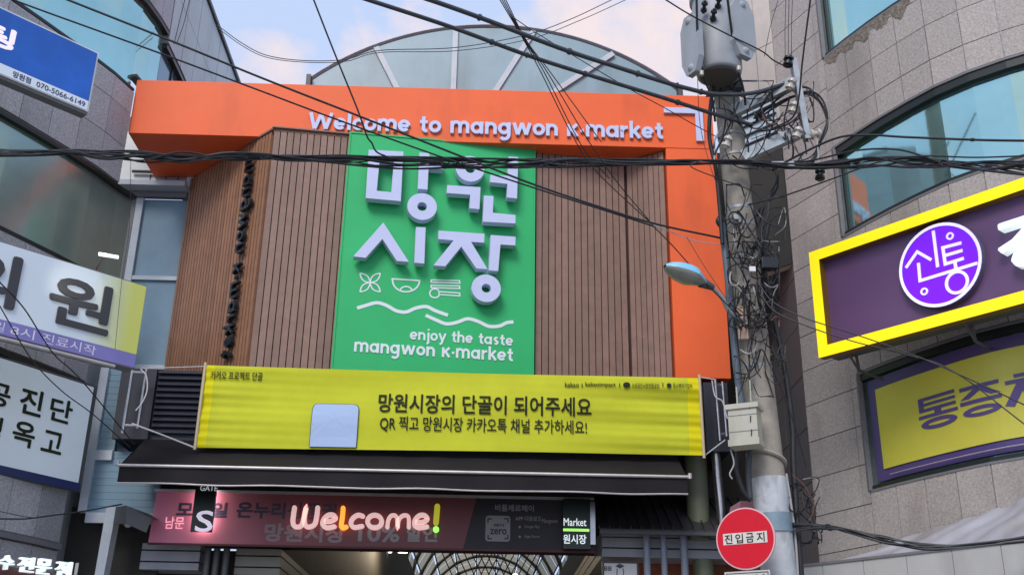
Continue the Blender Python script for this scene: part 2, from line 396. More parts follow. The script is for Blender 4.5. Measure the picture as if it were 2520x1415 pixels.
# ================================================================= GROUND
g = MB().box(-60, 60, -40, 140, -.2, 0).build('ground', ASPH); g['kind'] = 'structure'
g = MB().box(-5.4, 5.2, 3, 100, .004, .008).build('alley_floor', PAVE); g['kind'] = 'structure'
for x0, x1, nm in ((-9, -5.6, 'pavement'), (5.4, 9, 'pavement')):
    g = MB().box(x0, x1, -8, 8.2, .002, .13).build(nm, PAVE); g['kind'] = 'structure'

# ================================================================= MARKET GATE
GX0, GX1, GY, GZ0, GZ1 = -4.89, 3.03, 13.0, 8.955, 9.79
gate = thing('market_gate', 'orange framed market entrance facade clad in brown wood slats', 'market gate', (-.6, 13.6, 0))
MB().box(GX0, GX1, GY, 14.25, GZ0, GZ1).build('orange_beam', ORANGE, gate, bevel=.006)
MB().box(2.365, GX1+.03, GY+.003, 14.2, 5.70, GZ0-.006).build('orange_pillar', ORANGE, gate, bevel=.005)
Pm = Plane((-2.9, 12.80), (1.87, 13.40)); Pl = Plane((-4.36, 14.28), (-2.9, 12.80)); Pr = Plane((1.87, 13.40), (2.355, 13.08))
WZ0, WZ1 = 5.64, 8.95
body = [(-4.36, 14.30), (-2.9, 12.84), (1.87, 13.44), (2.35, 13.12), (2.35, 14.2)]
bb = [(x, y, WZ0) for x, y in body]; bt = [(x, y, WZ1-.01) for x, y in body]
MB().add(bb+bt, [(4, 3, 2, 1, 0), (5, 6, 7, 8, 9)]+[(i, (i+1) % 5, (i+1) % 5+5, i+5) for i in range(5)]).build('wood_backing', WOODB, gate)
def slats(pl, u0, u1, pitch, wd, z0, z1, m, skip=None):
    n = int((u1-u0)/pitch); src = None; rz = math.atan2(pl.U[1], pl.U[0])
    fp = Plane((0, 0), (1, 0))
    me = MB().pbox(fp, -wd/2, wd/2, -(z1-z0)/2, (z1-z0)/2, 0, .045)
    for i in range(n):
        u = u0+pitch*(i+.5)
        if skip and skip[0] < u < skip[1]: continue
        c = pl.p(u, (z0+z1)/2, .0225-.035)
        if src is None: src = me.build('wood_slat', m, gate); put(src, c, gate); src.rotation_euler = (0, 0, rz)
        else: copy_at(src, c, gate, rz)
slats(Pm, .0, Pm.len, .0885, .0765, WZ0, WZ1+.012, WOOD, skip=(1.15, 3.42))
slats(Pl, .0, Pl.len-.02, .073, .054, WZ0, WZ1-.01, WOODL)
slats(Pr, .01, Pr.len, .080, .070, WZ0, WZ1-.012, WOOD)
MB().pbox(Pm, 0, 1.0, WZ1-.03, WZ1+.013, -.05, -.034).build('cap_backing', WOODB, gate)
mb = MB(); mb.pbox(Pm, -.02, 1.02, WZ1+.014, WZ1+.032, -.02, .05); mb.pbox(Pl, Pl.len-.55, Pl.len, WZ1-.006, WZ1+.022, -.02, .03); mb.build('wood_cap', WOOD, gate)
MB().pbox(Pm, -.02, 1.0, WZ0-.03, WZ0-.003, -.3, .05).build('wood_skirt', WOOD, gate)
# corner mark on the orange beam
Pb = Plane((GX0, GY), (GX1, GY))
def pts(pl, L_, w=0, sx=1, ox=0, oy=0): return [pl.at(ox+x*sx, oy+y*sx, w) for x, y in L_]
W_ = .03
a = pts(Pb, [(1633, 265), (1732, 264), (1733, 348), (1714, 348), (1707, 282), (1634, 282)], W_)
u0, v1 = Pb.at(1633, 265, W_); u1, v0 = Pb.at(1733, 348, W_); t = .085
MB().prism(Pb, [(u0, v1), (u1, v1), (u1, v0), (u1-t-.02, v0), (u1-t-.02, v1-t), (u0, v1-t)], .004, .04).build('corner_mark', LETTER, gate)
u0, vb = Pb.at(758, 321, .03); u1, _ = Pb.at(1632, 339, .03)
stroke_text('raised_letter', 'Welcome to mangwon K.market', Pb, u0, u1, vb+.015, .008, .034, LETTER, gate, sy=1.12, gap=.11, sw=.285)

# green panel
Pg = Plane((-1.905, 12.855), (.60, 13.165))
green = thing('green_sign_panel', 'large green sign panel with raised Korean letters on the slatted facade', 'sign', (-.65, 13.0, 5.6))
GV0, GV1 = 5.655, 8.985
MB().pbox(Pg, 0, Pg.len, GV0, GV1, -.115, 0).build('panel', GREEN, green)
mb = MB(); mb.ring(Pg, [(0, GV0), (Pg.len, GV0), (Pg.len, GV1), (0, GV1)], [(.022, GV0+.022), (Pg.len-.022, GV0+.022), (Pg.len-.022, GV1-.022), (.022, GV1-.022)], .001, .012); mb.build('panel_edge', GREEN, green)
TH = .17
def z5(L_, w=TH): return [Pg.at(800+x/2.282, 320+y/2.282, w) for x, y in L_]
mb = MB()
mb.ring(Pg, z5([(245, 112), (440, 122), (425, 400), (228, 382)])[::-1], z5([(306, 172), (386, 176), (372, 350), (290, 342)])[::-1], .05, TH); mb.build('hangul_letter', [LETTER, LETTER_SIDE], green, bevel=.004)
def hl(*polys, rings=()):
    mb = MB()
    for q in polys: mb.prism(Pg, z5(q), .05, TH)
    for (cx, cy, r, ri) in rings:
        c = z5([(cx, cy)])[0]; e = z5([(cx+r, cy)])[0][0]-c[0]; e2 = z5([(cx+ri, cy)])[0][0]-c[0]
        mb.ring(Pg, circle(*c, e, 40), circle(*c, e2, 40), .05, TH)
    return mb.build('hangul_letter', LETTER, green, bevel=.003)
hl([(530, 128), (586, 131), (583, 165), (665, 170), (663, 222), (581, 218), (575, 335), (521, 330)])
hl(rings=[(545, 430, 83, 27)])
hl(rings=[(815, 218, 80, 27)])
hl([(687, 310), (873, 322), (867, 445), (811, 440), (815, 364), (683, 354)])
hl([(1030, 150), (1085, 153), (1078, 385), (1021, 379), (1024, 303), (926, 293), (929, 251), (1026, 259)])
hl([(892, 368), (946, 372), (942, 465), (1070, 478), (1068, 525), (886, 515)])
hl([(327, 520), (470, 740), (403, 735), (322, 612), (228, 717), (158, 710)])
hl([(510, 545), (565, 547), (557, 750), (502, 745)])
hl([(637, 565), (895, 583), (893, 633), (820, 628), (912, 781), (850, 778), (765, 655), (675, 765), (609, 760), (722, 620), (636, 612)])
hl([(930, 590), (1070, 600), (1068, 648), (985, 643), (972, 792), (920, 788)])
hl(rings=[(905, 888, 82, 26)])
# printed pictograms
def zg(L_): return [Pg.at(800+x/2.282, 320+y/2.282, .004) for x, y in L_]
mb = MB(); cc = (253, 857)
for dx, dy in ((-1, -1), (1, -1), (1, 1), (-1, 1)):
    e = (cc[0]+dx*57, cc[1]+dy*52); pr = (-dy, dx); q = []
    for i in range(13):
        t_ = i/12; s_ = math.sin(math.pi*t_)*12; q.append((cc[0]+(e[0]-cc[0])*t_+pr[0]*s_, cc[1]+(e[1]-cc[1])*t_+pr[1]*s_))
    q2 = [(cc[0]+(e[0]-cc[0])*i/12-pr[0]*math.sin(math.pi*i/12)*12, cc[1]+(e[1]-cc[1])*i/12-pr[1]*math.sin(math.pi*i/12)*12) for i in range(13)]
    ribbon(mb, Pg, zg(q), .017, .002, .004+.0007*(dx+1)); ribbon(mb, Pg, zg(q2), .017, .002, .0042+.0007*(dx+1)+.0004*(dy+1))
mb.build('leaf_pictogram', PRINTW, green)
mb = MB(); ribbon(mb, Pg, zg([(377, 836), (530, 846)]+[(455+76*math.cos(math.radians(a_)), 845+64*math.sin(math.radians(a_))) for a_ in range(10, 180, 14)]), .020, .002, .005, True)
ribbon(mb, Pg, zg([(455+34*math.cos(math.radians(a_)), 905-26*math.sin(math.radians(a_))) for a_ in range(10, 175, 16)]), .018, .002, .006)
mb.build('bowl_pictogram', PRINTW, green)
mb = MB()
for yy in (852, 882):
    ribbon(mb, Pg, zg([(596, yy-10), (755, yy-6), (757, yy+8), (596, yy+3)]), .016, .002, .005, True)
ribbon(mb, Pg, zg([(590+26*1+28*math.cos(math.radians(a_)), 917+25*math.sin(math.radians(a_))) for a_ in range(25, 336, 20)]), .018, .002, .005)
ribbon(mb, Pg, zg([(640, 908), (755, 916), (757, 932), (640, 924)]), .016, .002, .006, True)
mb.build('spoon_pictogram', PRINTW, green)
for q in ([(180, 1000), (230, 985), (290, 970), (345, 985), (400, 1015), (455, 1022), (510, 1000), (570, 992), (620, 1015), (690, 1040)],
          [(565, 1040), (620, 1065), (680, 1088), (740, 1080), (800, 1060), (860, 1075), (920, 1102), (980, 1100), (1020, 1082), (1058, 1078)]):
    mb = MB(); ribbon(mb, Pg, [tuple(p) for p in spline(zg(q), 6)], .045, .002, .005); mb.build('wave_mark', PRINTW, green)
def zb(x, y): return Pg.at(800+x/2.282, 320+y/2.282, .004)
u0, vb = zb(475, 1176); u1, vb2 = zb(1055, 1212)
stroke_text('printed_letter', 'enjoy the taste', Pg, u0, u1, (vb+vb2)/2, .002, .006, PRINTW, green, gap=.11, sy=1.12, sw=.27)
u0, vb = zb(162, 1243); u1, vb2 = zb(1055, 1300)
stroke_text('printed_letter', 'mangwon K.market', Pg, u0, u1, (vb+vb2)/2, .002, .006, PRINTW, green, gap=.11, sy=1.12, sw=.27)
# black letters on the left slatted face, read sideways
vt = Pl.at(625, 395)[1]; u_, vbot = Pl.at(566, 885)
u_ = (Pl.at(622, 400)[0]+Pl.at(566, 885)[0])/2
for bl in stroke_text('black_letter', 'mangwon K.market', Plane((0, 0), (1, 0)), 0, vt-vbot, 0, 0, .06, BLACKL, gate, gap=.16, sy=1.0, sw=.21):
    me = bl.data; c0 = WORLD_LOC[bl.name]; co_ = np.array([tuple(v.co) for v in me.vertices])+c0
    new = [Pl.p(u_+.12-q[2], vt-q[0], .035+(-q[1])) for q in co_]; nc = np.mean(new, 0)
    for v, q in zip(me.vertices, new): v.co = Vector(q-nc)
    put(bl, nc, gate)

# arched roof end above
arch = thing('arcade_roof', 'arched market roof with blue grey end sheets behind the orange beam', 'roof', (0, 15, 9.6))
AX, AR, AZ, AY = .03, 4.48, 12.27-4.48, 15.0
half = 2.94; a0 = math.asin(half/AR)
def apt(t, r=AR): return (AX+r*math.sin(t), AZ+r*math.cos(t))
mull_top = [PY(x, y, AY) for x, y in ((921, 136), (1120, 80), (1315, 72), (1512, 112))]
tops = [-a0]+[math.asin((p[0]-AX)/AR) for p in mull_top]+[a0]
bots = [AX-half]+[PY(x, y, AY)[0] for x, y in ((1003, 212), (1116, 216), (1193, 220), (1296, 226))]+[AX+half]
bz = PY(1116, 235, AY)[2]-.25
Pa = Plane((0, AY), (1, AY))
for i in range(5):
    t0, t1 = tops[i], tops[i+1]; top = [apt(t0+(t1-t0)*k/10, AR-.05) for k in range(11)]
    b0, b1 = (bots[i], bz), (bots[i+1], bz)
    MB().prism(Pa, [b0]+top+[b1], -.02, .012*(i % 2)).build('end_sheet', POLY, arch)
for i in range(1, 5):
    q = apt(tops[i], AR-.06); mb = MB(); ribbon(mb, Pa, [(bots[i], bz), q], .085, .01, .05); mb.build('glazing_bar', FRMW, arch)
rim = [apt(-a0+2*a0*k/30) for k in range(31)]
mb = MB()
for k in range(30):
    (x0, z0_), (x1, z1_) = rim[k], rim[k+1]; s_ = (AR+.010)/AR
    X0, Z0_ = AX+(x0-AX)*s_, AZ+(z0_-AZ)*s_; X1, Z1_ = AX+(x1-AX)*s_, AZ+(z1_-AZ)*s_
    mb.add([(x0, AY-.035, z0_), (x1, AY-.035, z1_), (X1, AY-.035, Z1_), (X0, AY-.035, Z0_), (x0, 26, z0_), (x1, 26, z1_), (X1, 26, Z1_), (X0, 26, Z0_)],
           [(0, 1, 2, 3), (3, 2, 6, 7), (1, 0, 4, 5), (4, 7, 6, 5)])
mb.build('roof_shell', FRMW, arch)
MB().box(AX+half-.02, AX+half+.05, AY-.12, 26, bz, AZ+AR*math.cos(a0)).build('roof_side', DGREY, arch)
MB().box(AX-half-.05, AX-half+.02, AY-.12, 26, bz, AZ+AR*math.cos(a0)).build('roof_side', DGREY, arch)
MB().box(-4.2, 3.2, 14.6, 26, 8.98, 9.5).build('roof_base', CLAD, arch)

# louvre box under the facade
lou = thing('louvre_box', 'dark navy sign box with horizontal louvres under the wooden facade', 'louvre panel', (-.7, 13.4, 4.7))
MB().box(-4.48, 3.0, 13.05, 14.1, 4.78, 5.63).build('casing', NAVY, lou)
src = None
for i in range(11):
    z = 4.845+i*.075
    if src is None:
        src = MB().add([(-4.03, 13.045, z), (2.68, 13.045, z), (2.68, 13.0, z+.012), (-4.03, 13.0, z+.012), (-4.03, 13.045, z+.055), (2.68, 13.045, z+.055), (2.68, 13.03, z+.055), (-4.03, 13.03, z+.055)],
                       [(0, 3, 2, 1), (3, 7, 6, 2), (4, 5, 6, 7), (0, 4, 7, 3), (1, 2, 6, 5)]).build('louvre_blade', NAVY, lou)
    else: copy_at(src, WORLD_LOC[src.name]+A(0, 0, i*.075), lou)
mb = MB(); mb.box(-4.48, -4.05, 12.985, 13.046, 4.77, 5.64); mb.build('side_plate', NAVY, lou)
mb = MB(); mb.box(2.70, 3.0, 12.985, 13.046, 4.77, 5.64); mb.build('side_plate', NAVY, lou)

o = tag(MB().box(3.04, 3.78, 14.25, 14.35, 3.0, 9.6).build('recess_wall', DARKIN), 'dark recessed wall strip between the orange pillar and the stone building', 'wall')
# steel brackets carrying the banner ropes
def bracket(xa, ya, xb, yb, w, Y, label, gr):
    t_ = thing('banner_bracket', label, 'bracket', PY((xa+xb)/2, (ya+yb)/2, Y), gr)
    p0, p1 = PY(xa, ya, Y), PY(xb, yb, Y); q0, q1 = p0+A(w, .02, 0), p1+A(w, .02, 0)
    MB().tube([p0, p1], .022, 8).build('steel_tube', STEEL, t_, True)
    MB().tube([q0+(q1-q0)*.02, q0+(q1-q0)*.92], .020, 8).build('steel_tube', STEEL, t_, True)
    for f_ in (.08, .88):
        MB().tube([p0+(p1-p0)*f_, q0+(q1-q0)*f_], .016, 6).build('cross_piece', STEEL, t_, True)
bracket(327, 903, 301, 1066, .16, 12.75, 'steel ladder shaped bracket at the left end of the louvre box', 'steel banner brackets')
bracket(1760, 935, 1772, 1085, .09, 12.75, 'steel ladder shaped bracket right of the yellow banner beside the pole', 'steel banner brackets')

# yellow banner
def wl(x, y, Y): return PY(x, y, Y)
ban = thing('yellow_banner', 'long yellow cloth banner with black Korean lettering stretched above the awning', 'banner', (-.4, 12.6, 4.6))
BY = 12.62
c00, c10, c11, c01 = PY(480, 1101, BY), PY(1730, 1120, BY), PY(1724, 929, BY), PY(506, 899, BY)
def bsurf(s, t, w=0):
    p = (c00*(1-s)+c10*s)*(1-t)+(c01*(1-s)+c11*s)*t
    e = (math.exp(-s*9)+math.exp(-(1-s)*7))
    d = .010*math.sin(t*21+s*3)*e+.010*math.sin(t*9-s*7)+.014*math.exp(-((s-.93)/.16)**2)*math.sin(t*17+6*s)+.004*math.sin(s*12)*math.sin(t*3.14)
    d += .006*math.sin(t*60+s*8)*e
    sag = -.022*math.sin(math.pi*s)*(t-.35)
    return p+A(0, -1, 0)*(w+d)+A(0, 0, sag)
nu, nv = 150, 56; vs = [bsurf(i/nu, j/nv) for j in range(nv+1) for i in range(nu+1)]
fs = [(j*(nu+1)+i, j*(nu+1)+i+1, (j+1)*(nu+1)+i+1, (j+1)*(nu+1)+i) for j in range(nv) for i in range(nu)]
mb = MB()
for f_ in fs:
    pass
mb.add(vs, fs)
mb.m = [1 if (k % nu) < 3 or (k % nu) > nu-5 else 0 for k in range(len(fs))]
mb.build('cloth', [YEL, YELH], ban, True)
Pbn = Plane((c00[0], BY), (c10[0], BY), 0); BW = c10[0]-c00[0]
def bmap(u, v, w):
    # u in metres along, v world height -> cloth surface
    zt = None
    s = u/BW; zb_ = c00[2]*(1-s)+c10[2]*s; zt_ = c01[2]*(1-s)+c11[2]*s; xl = c00[0]; 
    t = (v-zb_)/(zt_-zb_); xl = c00[0]*(1-t)+c01[0]*t; xr = c10[0]*(1-t)+c11[0]*t; s = (u+c00[0]-xl)/(xr-xl)
    return bsurf(s, t, w+.014)
def btext(s, x0, y0, x1, y1, m=INK, bold=0.012, name='lettering'):
    return text(name, s, Pbn, prect(Pbn, x0, y0, x1, y1), 0, m, ban, bold, fn=bmap)
btext('망원시장의 단골이 되어주세요', 930, 1014, 1455, 978, bold=.018)
btext('QR 찍고 망원시장 카카오톡 채널 추가하세요!', 934, 1061, 1444, 1034, bold=.010)
btext('카카오 프로젝트 단골', 518, 934, 648, 917, bold=.012)
btext('kakao', 1390, 952, 1424, 940, bold=.012); btext('kakaoimpact', 1440, 953, 1514, 941, bold=.016)
btext('소상공인시장진흥공단', 1554, 956, 1621, 944, bold=.008); btext('중소벤처기업부', 1655, 957, 1702, 945, bold=.008)
for x in (1432, 1524, 1630): btext('|', x-1, 953, x+1, 943, bold=0)
def bpoly(name, L_, m, w=.006, dense=True):
    uv = [Pbn.at(x, y) for x, y in L_]; c = np.mean(uv, 0); n = len(uv)
    rings = [[(c[0]+(u-c[0])*k, c[1]+(v-c[1])*k) for u, v in uv] for k in (1, .66, .33)]
    vs = [bmap(u, v, w) for r_ in rings for u, v in r_]+[bmap(c[0], c[1], w)]
    fs = []
    for k in range(2):
        for i in range(n): fs.append((k*n+i, k*n+(i+1) % n, (k+1)*n+(i+1) % n, (k+1)*n+i))
    for i in range(n): fs.append((2*n+i, 2*n+(i+1) % n, 3*n))
    return MB().add(vs, fs).build(name, m, ban)
bpoly('round_logo', [(1541+9*math.cos(a_*.52), 948+7*math.sin(a_*.52)) for a_ in range(12)], INK)
bpoly('round_logo', [(1645+6*math.cos(a_*.52), 950+6*math.sin(a_*.52)) for a_ in range(12)], INK)
def dense(L_, n=6):
    o = []
    for i in range(len(L_)):
        a, b = L_[i], L_[(i+1) % len(L_)]
        o += [(a[0]+(b[0]-a[0])*k/n, a[1]+(b[1]-a[1])*k/n) for k in range(n)]
    return o
cardp = dense([(762, 1100), (767, 1045), (771, 1005), (775, 997), (783, 994), (872, 996), (880, 999), (883, 1008), (880, 1050), (876, 1102)])
bpoly('printed_card_outline', [(823+(x-823)*1.025, 1050+(y-1050)*1.02) for x, y in cardp], INK, .005)
bpoly('printed_card', cardp, CARD, .009)
for p_a, p_b in (((506, 892), (479, 1106)), ((1721, 922), (1733, 1127))):
    MB().tube([PY(*p_a, BY-.02), PY(*p_b, BY-.02)], .018, 8).build('end_pole', WDOWEL, ban, True)
def rope(L_, label, r=.006, Y0=12.7, Y1=12.6, m=ROPE, cat='rope', gr='ropes tying the yellow banner'):
    n = len(L_); P = [PY(x, y, Y0+(Y1-Y0)*i/(n-1)) for i, (x, y) in enumerate(L_)]
    return tag(MB().tube(spline(P, 5), r, 6).build('banner_rope', m, None, True), label, cat, gr)
rope([(349, 906), (430, 904), (512, 901)], 'pale rope from the left steel bracket to the banner top corner')
rope([(325, 1042), (400, 1070), (479, 1101)], 'thick white rope from the left bracket to the banner bottom corner', .010)
rope([(346, 908), (360, 925), (362, 960), (350, 990), (334, 1010)], 'loose looped rope end hanging at the left bracket', .008)
rope([(1722, 928), (1762, 934)], 'short rope at the upper right banner corner', .006)
rope([(1732, 1122), (1785, 1082)], 'white rope at the lower right banner corner', .008)
rope([(1752, 936), (1760, 975), (1778, 988), (1790, 1030)], 'slack pale rope looping beside the right steel bracket', .008)

# awning
awn = thing('shop_awning', 'wide black cloth awning with two pale rails over the entrance', 'awning', (-.9, 12.6, 4.2))
AX0, AX1 = -4.09, 2.31; af, ab = 12.25, 13.0; zf, zbk, zv = 4.285, 4.77, 4.085
n = 80; vs = []; fs = []
for j, (yy, zz) in enumerate(((ab, zbk), ((ab+af)/2, (zbk+zf)/2-.02), (af, zf))):
    for i in range(n+1): vs.append((AX0+(AX1-AX0)*i/n, yy, zz+.006*math.sin(i*.9)*(j == 1)))
k0 = len(vs)
for j, zz in enumerate((zf-.01, (zf+zv)/2, zv)):
    for i in range(n+1): vs.append((AX0+(AX1-AX0)*i/n, af+.004+.012*math.sin(i*.55)*j/2, zz+(.006*math.sin(i*.33) if j == 2 else 0)))
for b in (0, k0):
    for j in range(2):
        for i in range(n): fs.append((b+j*(n+1)+i, b+(j+1)*(n+1)+i, b+(j+1)*(n+1)+i+1, b+j*(n+1)+i+1))
MB().add(vs, fs).build('cloth', AWN, awn, True)
MB().tube([(AX0-.02, af-.01, zf), (AX1+.03, af-.01, zf)], .019, 8).build('front_rail', ALU, awn, True)
MB().tube([(AX0+(AX1-AX0)*i/40, af-.004+.010*math.sin(i*.55*2), zv+.006*math.sin(i*.66)) for i in range(41)], .010, 6).build('hem_rail', ALU, awn, True)
mb = MB(); 
for X in (AX0, AX1): mb.add([(X, ab, zbk), (X, af, zf), (X, ab, zf)], [(0, 1, 2)])
mb.build('awning_side', AWN, awn)
MB().tube([(AX0-.02, af-.01, zf), (AX0-.02, af-.01, zf+.05)], .024, 8).build('rail_cap', ALU, awn)
MB().tube([(AX1+.03, af-.01, zf-.02), (AX1+.03, af-.01, zf+.04)], .024, 8).build('rail_cap', ALU, awn)

# pink promotional banner and lit signs under the awning
PKY = 13.02
Pk = Plane((0, PKY), (1, PKY))
pk = thing('pink_banner', 'pink and maroon promotional banner fading to black under the awning', 'banner', (-1.3, PKY, 3.6))
A0 = Pk.at(370, 1334); A1 = Pk.at(1460, 1352); B0 = Pk.at(386, 1212)
xs = [Pk.at(x, 1280)[0] for x in (372, 566, 1165, 1462)]
z0, z1 = A0[1], Pk.at(1000, 1222)[1]
cut = Pk.at(1172, 1235)[0], Pk.at(1140, 1340)[0]
# the printed ground shifts from pink to maroon in soft bands, then a slanted black field
nn = 24; x0_, x1_ = xs[0], cut[0]
gm = bpy.data.materials.new('pink_to_maroon_print'); gm.use_nodes = True; T = gm.node_tree; bs = T.nodes['Principled BSDF']; bs.inputs['Roughness'].default_value = .5
ge = T.nodes.new('ShaderNodeNewGeometry'); sx = T.nodes.new('ShaderNodeSeparateXYZ'); mr = T.nodes.new('ShaderNodeMapRange')
rp = T.nodes.new('ShaderNodeValToRGB'); mr.inputs[1].default_value = x0_; mr.inputs[2].default_value = x1_
e = rp.color_ramp.elements; e[0].color = (.66, .20, .31, 1); e[0].position = 0; e[1].color = (.15, .040, .045, 1); e[1].position = .60
q_ = e.new(.22); q_.color = (.50, .16, .20, 1); q_ = e.new(.36); q_.color = (.24, .06, .075, 1)
T.links.new(ge.outputs['Position'], sx.inputs[0]); T.links.new(sx.outputs[0], mr.inputs[0]); T.links.new(mr.outputs[0], rp.inputs[0]); T.links.new(rp.outputs[0], bs.inputs['Base Color'])
MB().prism(Pk, [(xs[0], z0), (cut[1], z0), (cut[0], z1), (xs[0]+.02, z1)], -.02, 0).build('pink_field', gm, pk)
MB().prism(Pk, [(cut[1]+.001, z0), (xs[3], z0-.005), (xs[3], z1), (cut[0]+.001, z1)], -.02, 0).build('black_field', DARKB, pk)
MB().box(xs[0], xs[3], PKY-.03, PKY-.003, z1, z1+.03).build('top_rail', ALU, pk)
MB().box(xs[0], xs[3], PKY-.012, PKY+.01, z0-.025, z0-.002).build('bottom_hem', MARO, pk)
def kt(s, x0, y0, x1, y1, m, w=.003, bold=.02, parent=pk, depth=0, name='lettering', pl=Pk):
    return text(name, s, pl, prect(pl, x0, y0, x1, y1, w), w, m, parent, bold, depth)
kt('모바일', 432, 1272, 562, 1236, DINK, bold=.045); kt('온누리상품권', 580, 1274, 830, 1238, DINK, bold=.045)
kt('망원시장', 648, 1332, 852, 1290, GINK, bold=.045)
kt('10%', 880, 1332, 985, 1290, GINK2, bold=.045); kt('할인', 997, 1332, 1078, 1292, GINK2, bold=.045)
kt('비플제로페이', 1218, 1257, 1314, 1242, GINK2, bold=.03)
kt('APP 다운로드', 1268, 1281, 1333, 1270, GINK2, bold=.02); kt('Google Play', 1290, 1300, 1328, 1292, GINK2, bold=.01); kt('App Store', 1290, 1324, 1328, 1316, GINK2, bold=.01)
kt('Mangwon', 1334, 1289, 1372, 1276, GINK2, bold=.01)
def rrect(u0, v0, u1, v1, r, n=5):
    o = []
    for cx_, cy_, a_ in ((u1-r, v1-r, 0), (u0+r, v1-r, 90), (u0+r, v0+r, 180), (u1-r, v0+r, 270)): o += arc(cx_, cy_, r, a_, a_+90, n)
    return o
r_ = prect(Pk, 1194, 1331, 1256, 1269)
MB().prism(Pk, rrect(*r_, .035), .001, .004).build('payment_logo_plate', GINK2, pk)
kt('zero', 1206, 1314, 1247, 1301, DARKB, w=.007, bold=.03); kt('페이', 1215, 1296, 1240, 1288, DARKB, w=.007, bold=.02)
for (x, y, sx_, sy_) in ((1201, 1276, 1, 1), (1250, 1276, -1, 1), (1201, 1325, 1, -1), (1250, 1325, -1, -1)):
    c = Pk.at(x, y); d = .045; mb = MB(); ribbon(mb, Pk, [(c[0], c[1]-sy_*d), c, (c[0]+sx_*d, c[1])], .014, .004, .008); mb.build('scan_corner', DARKB, pk)
for i_, y in enumerate((1296, 1320)):
    MB().prism(Pk, circle(*Pk.at(1279, y), .014, 12), .001, .005).build('store_mark', GINK2, pk)
# neon welcome letters
neon = thing('neon_welcome_sign', 'lit handwritten Welcome! letters in pink, orange and green across the dark banner', 'neon sign', (-.9, PKY-.06, 3.7))
def npx(L_): return [Pk.at(660+x/5.478, 1180+y/5.478, .06) for x, y in L_]
def nstroke(L_, m, w=.052, closed=False, name='neon_letter'):
    q = npx(L_); q = [tuple(p) for p in spline(q, 6)] if len(q) > 2 else q
    mb = MB()
    if closed: ribbon(mb, Pk, q, w, .03, .075, True)
    else:
        ribbon(mb, Pk, q, w, .03, .075)
        for e_ in (q[0], q[-1]): mb.prism(Pk, circle(*e_, w/2, 12), .03, .0745)
    return mb.build(name, m, neon)
nstroke([(355, 375), (340, 470), (332, 560), (350, 620), (400, 635), (450, 610), (480, 520), (512, 375), (490, 480), (490, 580), (520, 630), (575, 630), (630, 590), (655, 480), (668, 375)], NEONP)
nstroke([(755, 560), (840, 555), (905, 520), (880, 475), (810, 475), (750, 530), (735, 600), (790, 645), (890, 630)], NEONP)
nstroke([(1010, 380), (1000, 500), (985, 610), (1005, 645), (1050, 635)], NEONO)
nstroke([(1275, 490), (1210, 475), (1140, 520), (1115, 590), (1160, 640), (1265, 625)], NEONP)
nstroke([(1435+95*math.cos(math.radians(a_)), 560-85*math.sin(math.radians(a_))) for a_ in range(0, 361, 24)], NEONP)
nstroke([(1605, 640), (1620, 540), (1665, 480), (1730, 500), (1745, 640), (1760, 540), (1820, 480), (1890, 500), (1895, 640)], NEONP, .044)
nstroke([(1985, 570), (2080, 570), (2145, 530), (2110, 480), (2040, 480), (1980, 540), (1975, 610), (2030, 645), (2140, 632)], NEONP)
nstroke([(2280, 360), (2262, 575)], NEONY, .066); 
MB().prism(Pk, circle(*npx([(2262, 668)])[0], .036, 16), .03, .075).build('neon_dot', NEONG, neon)
# gate S box, glowing at its edges
gs = thing('gate_box_sign', 'narrow black lit box reading GATE and a large S under the awning', 'sign', PY(505, 1308, PKY-.12))
GB = Plane((0, PKY-.14), (1, PKY-.14)); r_ = prect(GB, 468, 1307, 531, 1180); r2 = (r_[0], r_[1], r_[2]+.02, r_[3])
MB().pbox(GB, r_[0], r_[2]+.02, r_[1], r_[3], -.05, 0).build('box', BOXG, gs)
text('lettering', 'S', GB, prect(GB, 478, 1308, 528, 1256, .003), .003, LITP, gs, .02)
text('lettering', 'GATE', GB, prect(GB, 492, 1207, 536, 1194, .003), .003, mat('lit_white_small', (.6, .65, .65), .5, emit=.35), gs, .01)
GL = mat('glow_tube', (1, .82, .86), .5, emit=9.0)
mb = MB(); mb.box(GB.p(r_[0]+.05, 0)[0], GB.p(r_[2]-.03, 0)[0], PKY-.085, PKY-.078, r_[1]+.05, r_[3]-.05); mb.build('back_light', GL, gs)
kt('남문', 405, 1300, 455, 1271, mat('lit_pink_letter', (.95, .40, .48), .5, emit=.5), w=.01, bold=.01, parent=gs)
mk = thing('market_box_sign', 'black lit sign box with white market name and green underline at the banner end', 'sign', PY(1420, 1345, PKY-.1))
GM = Plane((0, PKY-.10), (1, PKY-.10)); r_ = prect(GM, 1386, 1349, 1452, 1228)
MB().pbox(GM, r_[0], r_[2], r_[1], r_[3], -.06, 0).build('box', BOXG, mk)
text('lettering', 'Market', GM, prect(GM, 1387, 1293, 1443, 1275, .003), .003, LITW, mk, .014)
text('lettering', '원시장', GM, prect(GM, 1386, 1337, 1443, 1315, .003), .003, LITW, mk, .02)
r_ = prect(GM, 1386, 1306, 1450, 1299, .003); MB().pbox(GM, r_[0], r_[2], r_[1], r_[1]+.03, .001, .006).build('green_line', NEONG, mk)
MB().box(GM.p(r_[2], 0)[0]+.012, GM.p(r_[2], 0)[0]+.075, PKY-.08, PKY+.4, 3.62, 4.12).build('mirror_side', STEEL, mk)

